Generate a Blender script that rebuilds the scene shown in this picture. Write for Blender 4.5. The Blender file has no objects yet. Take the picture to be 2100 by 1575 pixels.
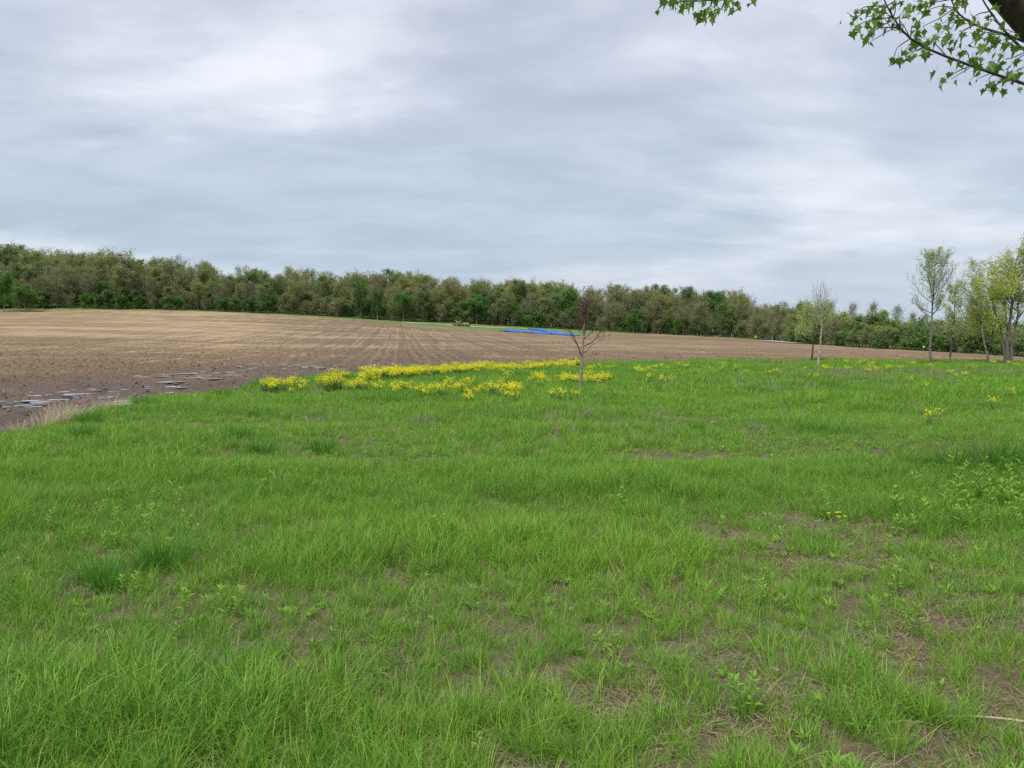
import bpy, math, random
import numpy as np

# ------------------------------------------------------------------ camera, world, sun
scn = bpy.context.scene
C = scn.collection
FPX, CX, CY, VH = 1577.0, 1050.0, 787.5, 690.0       # photograph pixels: focal length, centre, horizon row
EYE = 1.6
PITCH = math.atan((CY - VH) / FPX)
cam_d = bpy.data.cameras.new('camera'); cam = bpy.data.objects.new('camera', cam_d); C.objects.link(cam)
cam.location = (0, 0, EYE); cam.rotation_euler = (math.pi/2 - PITCH, 0, 0)
cam_d.sensor_width = 36.0; cam_d.lens = 36.0 * FPX / 2100.0
cam_d.clip_start = 0.05; cam_d.clip_end = 8000
scn.camera = cam

world = bpy.data.worlds.new('World'); scn.world = world; world.use_nodes = True
SUN_EL, SUN_AZ = math.radians(58), math.radians(215)   # azimuth from +Y towards +X
def build_world():
    nt = world.node_tree; nt.nodes.clear(); N = nt.nodes.new; L = nt.links.new
    out = N('ShaderNodeOutputWorld'); bg = N('ShaderNodeBackground'); bg.inputs[1].default_value = 0.1
    L(bg.outputs[0], out.inputs[0])
    sky = N('ShaderNodeTexSky'); sky.sky_type = 'NISHITA'; sky.sun_disc = False
    sky.sun_elevation = SUN_EL; sky.sun_rotation = SUN_AZ; sky.dust_density = 3.0
    tc = N('ShaderNodeTexCoord'); sep = N('ShaderNodeSeparateXYZ'); L(tc.outputs['Generated'], sep.inputs[0])
    def M(op, a, b=None, c=None):
        n = N('ShaderNodeMath'); n.operation = op
        for i, x in enumerate((a, b, c)):
            if x is None: continue
            if isinstance(x, (int, float)): n.inputs[i].default_value = x
            else: L(x, n.inputs[i])
        return n.outputs[0]
    zc = M('MAXIMUM', sep.outputs[2], 0.0)
    den = M('ADD', zc, 0.2)
    px = M('DIVIDE', sep.outputs[0], den); py = M('DIVIDE', sep.outputs[1], den)
    comb = N('ShaderNodeCombineXYZ'); L(px, comb.inputs[0]); L(py, comb.inputs[1])
    def noise(scale, detail, rough, dist, loc, sc=(1, 1, 1)):
        mp = N('ShaderNodeMapping'); L(comb.outputs[0], mp.inputs[0])
        mp.inputs[1].default_value = loc; mp.inputs[3].default_value = sc
        n = N('ShaderNodeTexNoise'); n.inputs['Scale'].default_value = scale; n.inputs['Detail'].default_value = detail
        n.inputs['Roughness'].default_value = rough; n.inputs['Distortion'].default_value = dist
        L(mp.outputs[0], n.inputs['Vector']); return n.outputs['Fac']
    def ramp(fac, stops):
        r = N('ShaderNodeValToRGB'); L(fac, r.inputs[0]); e = r.color_ramp.elements
        while len(e) < len(stops): e.new(0.5)
        for q, (p, c) in zip(e, stops): q.position = p; q.color = (*c, 1)
        r.color_ramp.interpolation = 'EASE'; return r.outputs[0]
    def mix(f, a, b, bt='MIX'):
        m = N('ShaderNodeMix'); m.data_type = 'RGBA'; m.blend_type = bt
        if isinstance(f, (int, float)): m.inputs[0].default_value = f
        else: L(f, m.inputs[0])
        for k, x in ((6, a), (7, b)):
            if isinstance(x, tuple): m.inputs[k].default_value = (*x, 1)
            else: L(x, m.inputs[k])
        return m.outputs[2]
    base = mix(ramp(zc, [(0.0, (0, 0, 0)), (0.38, (1, 1, 1))]), (2.12, 2.58, 3.05), (2.32, 2.52, 3.1))
    n1 = noise(0.85, 7, 0.56, 0.25, SKY_A, (0.9, 1.15, 1))
    n2 = noise(1.7, 4, 0.5, 0.5, SKY_B, (0.6, 1.5, 1))
    f1 = ramp(n1, [(0.47, (0, 0, 0)), (0.70, (1, 1, 1))])
    c1 = mix(f1, base, (3.45, 3.62, 3.95))
    f2 = ramp(n2, [(0.36, (0, 0, 0)), (0.70, (1, 1, 1))])
    d = mix(f2, (0.94, 0.95, 0.96), (1.08, 1.07, 1.06))
    c2 = mix(1.0, c1, d, 'MULTIPLY')
    n4 = noise(3.4, 7, 0.6, 0.6, (2.0, 5.0, 0), (0.75, 1.3, 1))       # small broken texture of the cloud deck
    c2 = mix(1.0, c2, mix(ramp(n4, [(0.32, (0, 0, 0)), (0.70, (1, 1, 1))]), (0.95, 0.955, 0.96), (1.06, 1.055, 1.05)), 'MULTIPLY')
    n3 = noise(0.33, 2, 0.5, 0.0, SKY_C)                     # thin openings where paler air shows
    c3 = mix(ramp(n3, [(0.45, (0, 0, 0)), (0.66, (0.4, 0.4, 0.4))]), c2, (2.75, 2.93, 3.42))
    fin = mix(0.05, c3, sky.outputs[0])
    L(fin, bg.inputs[0])
SKY_A, SKY_B, SKY_C = (14.94, -15.52, 0), (-14.6, -11.3, 0), (5.0, 1.0, 0)
build_world()

sun_d = bpy.data.lights.new('sun', 'SUN'); sun = bpy.data.objects.new('sun', sun_d); C.objects.link(sun)
sun_d.energy = 1.5; sun_d.angle = math.radians(24); sun_d.color = (1, 0.975, 0.94)
sun.rotation_euler = (math.pi/2 - SUN_EL, 0, math.pi - SUN_AZ)
scn.view_settings.view_transform = 'Standard'; scn.view_settings.look = 'None'
scn.view_settings.exposure = 1.25; scn.view_settings.gamma = 1.0; scn.view_settings.use_curve_mapping = False
scn.render.engine = 'CYCLES'
scn.cycles.use_denoising = False
scn.cycles.max_bounces = 7; scn.cycles.diffuse_bounces = 4; scn.cycles.glossy_bounces = 3
scn.cycles.transmission_bounces = 4; scn.cycles.transparent_max_bounces = 4

# ------------------------------------------------------------------ helpers
R = np.random.default_rng(7)
random.seed(7)
def at(u, v, Y):
    """world point seen at photograph pixel (u, v) at forward distance Y"""
    dx, dz = (u - CX) / FPX, -(v - CY) / FPX
    fy = math.cos(PITCH) + dz * math.sin(PITCH); fz = -math.sin(PITCH) + dz * math.cos(PITCH)
    k = Y / fy
    return np.array([dx * k, Y, EYE + fz * k])
def hash2(ix, iy, seed):
    n = (ix.astype(np.int64) * 374761393 + iy.astype(np.int64) * 668265263 + seed * 974634777) & 0x7fffffff
    n = ((n ^ (n >> 13)) * 1274126177) & 0x7fffffff
    return ((n ^ (n >> 16)) & 0xffff) / 65535.0
def vnoise(x, y, seed=0):
    x = np.asarray(x, float); y = np.asarray(y, float)
    ix, iy = np.floor(x), np.floor(y); fx, fy = x - ix, y - iy
    fx = fx*fx*(3-2*fx); fy = fy*fy*(3-2*fy)
    a, b = hash2(ix, iy, seed), hash2(ix+1, iy, seed); c, d = hash2(ix, iy+1, seed), hash2(ix+1, iy+1, seed)
    return (a*(1-fx)+b*fx)*(1-fy) + (c*(1-fx)+d*fx)*fy
def fbm(x, y, seed=0, o=3):
    s, a, t = 0, 1.0, 0
    for k in range(o):
        s = s + a * vnoise(np.asarray(x) * 2**k, np.asarray(y) * 2**k, seed + k*17); t += a; a *= 0.5
    return s / t
def sstep(a, b, x):
    t = np.clip((x - a) / (b - a), 0, 1); return t*t*(3-2*t)

class MB:
    """collects tubes, quads and leaves into one mesh"""
    def __init__(self): self.v, self.f4, self.f3, self.m4, self.m3, self.n, self.cur = [], [], [], [], [], 0, 0
    def add(self, v, f4=None, f3=None):
        v = np.asarray(v, float)
        if f4 is not None and len(f4): self.f4.append(np.asarray(f4, int) + self.n); self.m4.append(np.full(len(f4), self.cur))
        if f3 is not None and len(f3): self.f3.append(np.asarray(f3, int) + self.n); self.m3.append(np.full(len(f3), self.cur))
        self.v.append(v); self.n += len(v)
    def tube(self, pts, rad, n=5, cap=True):
        pts = np.asarray(pts, float); k = len(pts); rad = np.broadcast_to(np.asarray(rad, float), (k,))
        t = np.gradient(pts, axis=0); t /= np.linalg.norm(t, axis=1)[:, None] + 1e-9
        ref = np.array([0, 0, 1.0]) if abs(t[0, 2]) < 0.9 else np.array([1.0, 0, 0])
        a = np.cross(t, ref); a /= np.linalg.norm(a, axis=1)[:, None] + 1e-9; b = np.cross(t, a)
        th = np.arange(n) * 2*math.pi / n
        ring = pts[:, None] + rad[:, None, None] * (np.cos(th)[None, :, None]*a[:, None] + np.sin(th)[None, :, None]*b[:, None])
        i = np.arange(k-1)[:, None]*n; j = np.arange(n)[None]; j2 = (j+1) % n
        f = np.stack([i+j, i+j2, i+n+j2, i+n+j], -1).reshape(-1, 4)
        self.add(ring.reshape(-1, 3), f)
        if cap and n >= 3:
            base = self.n - k*n
            for st in (0, (k-1)*n):
                for q in range(1, n-1): self.f3.append(np.array([[base+st, base+st+q, base+st+q+1]])); self.m3.append(np.array([self.cur]))
    def leaves(self, c, size, rng, up=0.35, asp=0.6):
        """diamond leaf faces at points c"""
        m = len(c)
        if not m: return
        d = rng.normal(size=(m, 3)); d /= np.linalg.norm(d, axis=1)[:, None]
        nrm = rng.normal(size=(m, 3)) + np.array([0, 0, up*3]); s = np.cross(d, nrm); s /= np.linalg.norm(s, axis=1)[:, None] + 1e-9
        sz = (size * rng.uniform(0.6, 1.35, m))[:, None]
        v = np.stack([c - d*sz*.5, c + s*sz*.5*asp, c + d*sz*.5, c - s*sz*.5*asp], 1).reshape(-1, 3)
        self.add(v, np.arange(m*4).reshape(-1, 4))
    def mesh(self, name, mat, smooth=False):
        me = bpy.data.meshes.new(name)
        v = np.concatenate(self.v) if self.v else np.zeros((0, 3))
        f4 = np.concatenate(self.f4) if self.f4 else np.zeros((0, 4), int)
        f3 = np.concatenate(self.f3) if self.f3 else np.zeros((0, 3), int)
        me.vertices.add(len(v)); me.vertices.foreach_set('co', v.astype(np.float32).ravel())
        lv = np.concatenate([f4.ravel(), f3.ravel()]).astype(np.int32)
        me.loops.add(len(lv)); me.loops.foreach_set('vertex_index', lv)
        st = np.concatenate([np.arange(len(f4))*4, len(f4)*4 + np.arange(len(f3))*3]).astype(np.int32)
        me.polygons.add(len(st)); me.polygons.foreach_set('loop_start', st)
        mi = np.concatenate(self.m4 + self.m3).astype(np.int32) if self.m4 or self.m3 else np.zeros(0, np.int32)
        me.polygons.foreach_set('material_index', mi)
        me.polygons.foreach_set('use_smooth', np.full(len(st), bool(smooth)))
        me.update(calc_edges=True); me.validate()
        for m in (mat if isinstance(mat, (list, tuple)) else [mat]): me.materials.append(m)
        return me
def obj(name, me, parent=None, loc=None, rot=None, scale=None):
    o = bpy.data.objects.new(name, me); C.objects.link(o)
    if parent is not None: o.parent = parent
    if loc is not None: o.location = loc
    if rot is not None: o.rotation_euler = rot
    if scale is not None: o.scale = scale
    return o
def tag(o, label=None, cat=None, group=None, kind=None):
    for k, x in (('label', label), ('category', cat), ('group', group), ('kind', kind)):
        if x: o[k] = x
    return o
def thing(name, label, cat, loc=(0, 0, 0), rz=0, group=None, scale=None):
    o = obj(name, None, None, loc, (0, 0, rz), scale); o.empty_display_size = 0.2
    return tag(o, label, cat, group)

# ------------------------------------------------------------------ materials
def material(name, build):
    m = bpy.data.materials.new(name); m.use_nodes = True; nt = m.node_tree; nt.nodes.clear()
    class G: pass
    g = G(); N = nt.nodes.new; L = nt.links.new; g.N, g.L = N, L
    def put(sock, x):
        if x is None: return
        if isinstance(x, tuple): sock.default_value = (*x, 1) if len(sock.default_value) == 4 and len(x) == 3 else x
        elif isinstance(x, (int, float)): sock.default_value = x
        else: L(x, sock)
    g.put = put
    geo = N('ShaderNodeNewGeometry'); g.pos = geo.outputs['Position']
    tcn = N('ShaderNodeTexCoord'); g.objco = tcn.outputs['Object']
    def math_(op, a, b=None, c=None):
        n = N('ShaderNodeMath'); n.operation = op
        for i, x in enumerate((a, b, c)): put(n.inputs[i], x)
        return n.outputs[0]
    g.math = math_
    def noise(scale, detail=3, rough=0.55, vec=None, sc=None, dist=0.0, rot=None):
        n = N('ShaderNodeTexNoise'); n.inputs['Scale'].default_value = scale; n.inputs['Detail'].default_value = detail
        n.inputs['Roughness'].default_value = rough; n.inputs['Distortion'].default_value = dist
        v = vec if vec is not None else g.pos
        if sc or rot:
            mp = N('ShaderNodeMapping'); L(v, mp.inputs[0])
            if sc: mp.inputs[3].default_value = sc
            if rot: mp.inputs[2].default_value = rot
            v = mp.outputs[0]
        L(v, n.inputs['Vector']); return n.outputs['Fac']
    g.noise = noise
    def ramp(f, *stops):
        r = N('ShaderNodeValToRGB'); L(f, r.inputs[0]); e = r.color_ramp.elements
        while len(e) < len(stops): e.new(0.5)
        for q, (p, c) in zip(e, stops):
            q.position = p; q.color = (c, c, c, 1) if isinstance(c, (int, float)) else (*c, 1)
        return r.outputs[0]
    g.ramp = ramp
    def mix(f, a, b, bt='MIX'):
        n = N('ShaderNodeMix'); n.data_type = 'RGBA'; n.blend_type = bt
        put(n.inputs[0], f); put(n.inputs[6], a); put(n.inputs[7], b); return n.outputs[2]
    g.mix = mix
    def rnd(): return N('ShaderNodeObjectInfo').outputs['Random']
    g.rnd = rnd
    def attr(name, typ='GEOMETRY'):
        n = N('ShaderNodeAttribute'); n.attribute_name = name; n.attribute_type = typ; return n.outputs['Fac']
    g.attr = attr
    def bump(h, strength, dist):
        n = N('ShaderNodeBump'); n.inputs['Strength'].default_value = strength; n.inputs['Distance'].default_value = dist
        L(h, n.inputs['Height']); return n.outputs[0]
    g.bump = bump
    def surf(color, rough=0.8, spec=0.3, normal=None, trans=0.0, tcol=None, metal=None):
        p = N('ShaderNodeBsdfPrincipled'); put(p.inputs['Base Color'], color); put(p.inputs['Roughness'], rough)
        p.inputs['Specular IOR Level'].default_value = spec
        if normal is not None: L(normal, p.inputs['Normal'])
        o = N('ShaderNodeOutputMaterial'); s = p.outputs[0]; g.p = p
        if trans:
            t = N('ShaderNodeBsdfTranslucent'); put(t.inputs[0], tcol if tcol is not None else color)
            m2 = N('ShaderNodeMixShader'); m2.inputs[0].default_value = trans
            L(s, m2.inputs[1]); L(t.outputs[0], m2.inputs[2]); s = m2.outputs[0]
        L(s, o.inputs[0])
    g.surf = surf
    build(g); return m
def foliage(name, a, b, c=None, trans=0.35, nscale=0.6, rough=0.6, spec=0.25):
    """a..b over objects, patches of c over the plant"""
    def f(g):
        col = g.mix(g.rnd(), a, b)
        n = g.ramp(g.noise(nscale, 3, 0.6), (0.38, 0.0), (0.64, 1.0))
        col = g.mix(g.math('MULTIPLY', n, 0.75), col, c if c else tuple(x*1.4 for x in b))
        g.surf(col, rough, spec, trans=trans)
    return material(name, f)
def bark(name, a, b, scale=9.0):
    def f(g):
        n = g.noise(scale, 5, 0.65, g.objco, (1, 1, 0.35))
        g.surf(g.mix(g.ramp(n, (0.35, 0.0), (0.65, 1.0)), a, b), 0.9, 0.2, g.bump(n, 0.6, 0.02))
    return material(name, f)

# ------------------------------------------------------------------ terrain
# control points: photograph column, row, forward distance
TP = [(0,880,13),(0,740,46),(0,700,82),(0,660,150),(0,633,235),
      (250,812,20.5),(250,740,46),(250,700,88),(250,662,155),(250,633,238),
      (500,788,25.5),(500,740,49),(500,702,95),(500,667,160),(500,640,243),
      (820,755,39),(820,720,72),(820,690,125),(820,672,180),(820,659,235),
      (1100,748,43.5),(1100,718,78),(1100,700,112),(1100,688,155),(1100,681,190),(1100,672,250),
      (1300,742,48),(1300,715,85),(1300,698,135),(1300,683,245),
      (1500,741,48.5),(1500,715,90),(1500,701,150),(1500,692,232),
      (1650,739,50),(1650,720,88),(1650,705,172),
      (1780,738,51),(1780,724,85),(1780,714,133),
      (1900,740,50),(1900,728,82),(1900,720,112),
      (2100,744,48),(2100,737,72),(2100,732,94),
      (1190,795,24),(600,860,15),(1050,860,15),(1500,860,15),(2050,860,15),(1700,800,23),(2050,800,23),(800,800,23),
      (0,1000,8.1),(500,1000,8.1),(1050,1000,8.1),(1600,1000,8.1),(2100,1000,8.1)]
TPZ = [(u, Y, at(u, v, Y)[2]) for u, v, Y in TP]
for u, Y, z in list(TPZ):
    if u == 0: TPZ += [(-500, Y, z*0.95), (-1100, Y, z*0.8)]
    if u == 2100: TPZ += [(2600, Y, z*0.7), (3200, Y, z*0.4)]
for u, Y, z in [(-1100,300,17),(-400,300,20),(0,300,20),(250,300,17),(500,305,13.5),(820,300,11.3),(1050,305,8.2),(1300,305,5.2),(1500,300,3.6),
                (1650,250,1.0),(1900,200,-0.5),(2100,170,-0.8),(2600,150,-0.6),(-1100,420,20),(-400,420,25),(0,420,24),(500,420,17),(820,420,14),(1100,420,10),(1500,420,4),(1900,420,0),(2600,420,0)]:
    TPZ.append((u, Y, z))
for u in (-1100,-500,0,500,1050,1600,2100,2600,3200):
    for Y in (2.0, 4.5): TPZ.append((u, Y, 0.0))
TPA = np.array(TPZ); KX = np.stack([(TPA[:, 0]-CX)/FPX*1.6, np.log(TPA[:, 1])], 1)
def _phi(r2): return 0.5*r2*np.log(r2 + 1e-12)
def _tps():
    n = len(KX); d2 = ((KX[:, None]-KX[None])**2).sum(-1)
    A = np.zeros((n+3, n+3)); A[:n, :n] = _phi(d2) + np.eye(n)*0.004
    A[:n, n] = 1; A[:n, n+1:] = KX; A[n:, :n] = A[:n, n:].T
    b = np.zeros(n+3); b[:n] = TPA[:, 2]; return np.linalg.solve(A, b)
TW = _tps()
def base_h(X, Y):
    X = np.atleast_1d(np.asarray(X, float)); Y = np.atleast_1d(np.asarray(Y, float))
    Yc = np.clip(Y, 2.0, 420); a = np.clip(X / np.maximum(Yc, np.abs(X)*0.7), -1.36, 1.36)*1.6; t = np.log(Yc)
    z = np.empty(X.shape); xf, af, tf = X.ravel(), a.ravel(), t.ravel(); zf = np.empty(len(xf))
    for s in range(0, len(xf), 20000):
        e = slice(s, s+20000)
        d2 = (af[e, None]-KX[None, :, 0])**2 + (tf[e, None]-KX[None, :, 1])**2
        zf[e] = _phi(d2) @ TW[:-3] + TW[-3] + TW[-2]*af[e] + TW[-1]*tf[e]
    z = zf.reshape(X.shape)
    return z * sstep(4.0, 8.0, Y)
EU = [(-1400,7.0),(-600,9.0),(-300,10.5),(0,11.9),(60,13.1),(150,15.3),(230,17.3),(330,20),(480,22.6),(560,25.5),(640,29),(760,34.5),(1000,40.8),(1300,46.5),(1660,49),(1900,48),(2100,46.5),(2600,44),(3300,36)]
FU = [(-1400,222),(0,229),(300,233),(500,238),(740,230),(850,208),(1000,186),(1100,175),(1190,171),(1225,232),(1350,244),(1500,228),(1600,196),(1650,170),(1780,129),(1900,109),(2100,91),(2600,84),(3300,70)]
DU = [(-1400,228),(0,233),(300,237),(500,242),(820,236),(1000,245),(1100,250),(1300,248),(1500,232),(1600,200),(1650,174),(1780,134),(1900,113),(2100,95),(2600,88),(3300,76)]
def curve(tab, u): t = np.array(tab, float); return np.interp(u, t[:, 0], t[:, 1])
def col_of(X, Y): return CX + FPX * np.asarray(X) / np.maximum(np.asarray(Y), 0.3)
def field_in(X, Y):
    """metres inside the ploughed field (negative outside)"""
    u = col_of(X, Y)
    wob = (fbm(np.asarray(X)*0.7, np.asarray(Y)*0.7, 31) - 0.5) * 1.2
    return np.minimum((Y - curve(EU, u)) + wob, (curve(FU, u) - Y)) * np.where(Y > 0.5, 1, 0) - np.where(Y > 0.5, 0, 5)
def bumps(X, Y):
    k = sstep(1.0, 4.0, np.hypot(X, Y))
    return ((fbm(X*0.35, Y*0.35, 3) - 0.5)*0.16 + (fbm(X*1.6, Y*1.6, 5) - 0.5)*0.05) * k
def ground_h(X, Y):
    X = np.atleast_1d(np.asarray(X, float)); Y = np.atleast_1d(np.asarray(Y, float))
    return base_h(X, Y) + bumps(X, Y)*(1 - 0.75*sstep(0, 4, field_in(X, Y)))
def gh(x, y): return float(ground_h(np.array([x]), np.array([y]))[0])

def soil_cols(): return (0.115, 0.078, 0.052), (0.30, 0.225, 0.135)
def m_ground(g):
    n1 = g.noise(0.35, 4); n2 = g.noise(14, 4, 0.7); n3 = g.noise(60, 3, 0.7)
    grassy = g.mix(g.ramp(n1, (0.35, 0.0), (0.65, 1.0)), (0.11, 0.20, 0.045), (0.16, 0.255, 0.06))
    soil = g.mix(g.ramp(n3, (0.35, 0.0), (0.7, 1.0)), (0.085, 0.06, 0.042), (0.20, 0.15, 0.10))
    sep = g.N('ShaderNodeSeparateXYZ'); g.L(g.pos, sep.inputs[0])
    far = g.ramp(g.math('DIVIDE', sep.outputs[1], 60.0), (0.12, 0.12), (0.75, 1.0))
    k = g.math('MULTIPLY', g.ramp(n2, (0.30, 0.25), (0.60, 1.0)), far)
    g.surf(g.mix(k, soil, grassy), 0.95, 0.1, g.bump(n3, 0.8, 0.02))
MAT = {}
MAT['ground'] = material('ground_soil_and_grass', m_ground)
ROW_AZ = math.atan((820 - CX) / FPX)
RD = np.array([math.sin(ROW_AZ), math.cos(ROW_AZ)]); RC = np.array([math.cos(ROW_AZ), -math.sin(ROW_AZ)])
def m_field(g):
    rot = (0, 0, -ROW_AZ)
    mp = g.N('ShaderNodeMapping'); mp.vector_type = 'POINT'; g.L(g.pos, mp.inputs[0]); mp.inputs[2].default_value = (0, 0, ROW_AZ)
    rp = mp.outputs[0]                                        # x across the rows, y along them
    fine = g.noise(9, 5, 0.75); mid = g.noise(1.1, 5, 0.7)
    soil = g.mix(g.ramp(fine, (0.33, 0.0), (0.68, 1.0)), (0.135, 0.088, 0.052), (0.255, 0.175, 0.103))
    big = g.noise(0.05, 5, 0.65, g.pos, (0.5, 1.6, 1))        # straw left in swathes across the slope
    strk = g.noise(0.22, 5, 0.7, g.pos, (0.35, 1.4, 1))
    straw = g.mix(g.noise(5, 3), (0.36, 0.265, 0.14), (0.46, 0.355, 0.20))
    vcover = g.attr('straw')
    k = g.math('SUBTRACT', g.math('MULTIPLY', g.math('ADD', g.math('MULTIPLY', big, 1.4), g.math('MULTIPLY', strk, 1.2)), 0.5), 0.15)
    k = g.math('ADD', k, g.math('MULTIPLY', vcover, 0.17))
    k = g.math('ADD', k, g.math('MULTIPLY', g.math('SUBTRACT', fine, 0.5), 0.35))
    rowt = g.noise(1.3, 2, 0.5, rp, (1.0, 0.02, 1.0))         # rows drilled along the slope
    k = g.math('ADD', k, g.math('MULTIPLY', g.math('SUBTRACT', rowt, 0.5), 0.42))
    col = g.mix(g.math('MULTIPLY', g.ramp(k, (0.56, 0.0), (0.76, 1.0)), 0.85), soil, straw)
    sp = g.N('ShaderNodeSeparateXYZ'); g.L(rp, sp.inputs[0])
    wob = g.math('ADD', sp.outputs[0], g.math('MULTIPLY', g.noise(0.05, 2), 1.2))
    fur = g.ramp(g.math('SINE', g.math('MULTIPLY', wob, 2*math.pi/0.76)), (0.0, 1.0), (0.55, 0.0))   # darker soil in stripes at the row spacing
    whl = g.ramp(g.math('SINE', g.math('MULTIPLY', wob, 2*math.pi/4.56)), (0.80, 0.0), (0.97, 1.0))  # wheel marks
    row_dark = g.math('MULTIPLY', g.math('MAXIMUM', g.math('MULTIPLY', fur, 0.35), g.math('MULTIPLY', whl, 0.5)), g.math('MULTIPLY', g.attr('rows'), g.ramp(g.noise(0.4, 3), (0.3, 0.35), (0.6, 1.0))))
    col = g.mix(row_dark, col, (0.085, 0.058, 0.04))
    wet = g.attr('wet')
    wn = g.math('MULTIPLY', wet, g.ramp(mid, (0.25, 0.55), (0.65, 1.0)))
    col = g.mix(wn, col, g.mix(fine, (0.052, 0.038, 0.03), (0.115, 0.085, 0.066)))
    g.surf(col, 0.9, 0.2, g.bump(g.math('ADD', fine, mid), 0.9, 0.06))
    g.put(g.p.inputs['Roughness'], g.math('SUBTRACT', 0.93, g.math('MULTIPLY', wn, 0.42)))
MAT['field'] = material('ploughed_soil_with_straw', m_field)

def build_ground():
    rings = np.concatenate([[0.0], np.exp(np.linspace(math.log(0.5), math.log(520), 330)), [700, 1000, 1600, 2600, 4000]])
    az = np.radians(np.concatenate([np.linspace(-52, 52, 440), np.linspace(54, 306, 84)]))
    nr, na = len(rings), len(az)
    X = rings[:, None]*np.sin(az)[None]; Y = rings[:, None]*np.cos(az)[None]
    Z = ground_h(X.ravel(), Y.ravel()).reshape(X.shape)
    Z -= 0.30*sstep(-0.15, 1.4, field_in(X, Y))
    mb = MB(); i = np.arange(nr-1)[:, None]*na; j = np.arange(na)[None]; j2 = (j+1) % na
    f = np.stack([i+j, i+j2, i+na+j2, i+na+j], -1).reshape(-1, 4)[:, ::-1]
    mb.add(np.stack([X, Y, Z], -1).reshape(-1, 3), f)
    o = obj('ground', mb.mesh('ground', MAT['ground'], True)); tag(o, kind='structure')
    return o
build_ground()

def ruts(X, Y):
    """wheel ruts and puddle hollows beside the grass edge"""
    u = col_of(X, Y); d = Y - curve(EU, u)
    k = sstep(1250, 300, u) * sstep(9.0, 1.0, np.abs(d - 4.5))
    q = d + (fbm(X*0.25, Y*0.25, 77)-0.5)*3.0
    return k * (0.06*np.sin(q*2.6) + (fbm(X*1.2, Y*1.2, 78)-0.5)*0.16)
def field_h(X, Y):
    z = ground_h(X, Y); d = Y - curve(EU, col_of(X, Y))
    c = X*RC[0] + Y*RC[1]
    rows = sstep(6.0, 16.0, d) * (0.35 + 0.65*sstep(0.3, 0.7, fbm(X*0.03, Y*0.03, 41)))
    near = sstep(170, 40, Y)
    z = z + 0.085*np.cos(c * 2*math.pi/0.76)*rows*near
    z = z + 0.05*(1-rows)*(np.sin(d*2*math.pi/0.9 + 2*fbm(X*0.1, Y*0.1, 12)))*near*0.6
    z = z + (fbm(X*2.5, Y*2.5, 43)-0.5)*0.10*near + ruts(X, Y)
    return z
def wet_at(X, Y):
    u = col_of(X, Y); d = Y - curve(EU, u)
    return np.clip(sstep(1500, 500, u)*sstep(26, 7, d)*0.9*(0.45+0.9*fbm(X*0.16, Y*0.25, 91)) + 0.45*sstep(7, 0.5, d), 0, 1)
def build_field():
    c = np.arange(-235, 170, 0.253)
    s = [5.0]
    while s[-1] < 275: s.append(s[-1] + min(2.6, 0.16 + max(0, s[-1]-12)*0.016))
    s = np.array(s); nc, ns = len(c), len(s)
    X = c[None]*RC[0] + s[:, None]*RD[0]; Y = c[None]*RC[1] + s[:, None]*RD[1]
    fi = field_in(X, Y); keepv = fi > -1.2
    idx = -np.ones(X.size, int); kf = keepv.ravel(); idx[kf] = np.arange(kf.sum())
    Xk, Yk = X.ravel()[kf], Y.ravel()[kf]
    Z = field_h(Xk, Yk) - 0.28*sstep(0.1, -1.0, fi.ravel()[kf])
    i = np.arange(ns-1)[:, None]*nc; j = np.arange(nc-1)[None]
    f = np.stack([i+j, i+j+1, i+nc+j+1, i+nc+j], -1).reshape(-1, 4); f = idx[f]; f = f[(f >= 0).all(1)]
    mb = MB(); mb.add(np.stack([Xk, Yk, Z], -1), f)
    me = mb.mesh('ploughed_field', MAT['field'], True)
    a = me.attributes.new('wet', 'FLOAT', 'POINT'); a.data.foreach_set('value', wet_at(Xk, Yk).astype(np.float32))
    u = col_of(Xk, Yk)
    st = sstep(25, 110, Yk)*(0.6 + 0.4*sstep(900, 300, u)) - 0.5*sstep(1150, 1230, u)*sstep(1540, 1440, u)*sstep(150, 165, Yk)*sstep(225, 205, Yk)
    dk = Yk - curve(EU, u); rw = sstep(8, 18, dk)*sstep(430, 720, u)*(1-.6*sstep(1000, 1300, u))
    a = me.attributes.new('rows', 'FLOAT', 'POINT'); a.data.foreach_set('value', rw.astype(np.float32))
    a = me.attributes.new('straw', 'FLOAT', 'POINT'); a.data.foreach_set('value', st.astype(np.float32))
    o = obj('ploughed_field', me); tag(o, kind='structure')
build_field()

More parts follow.
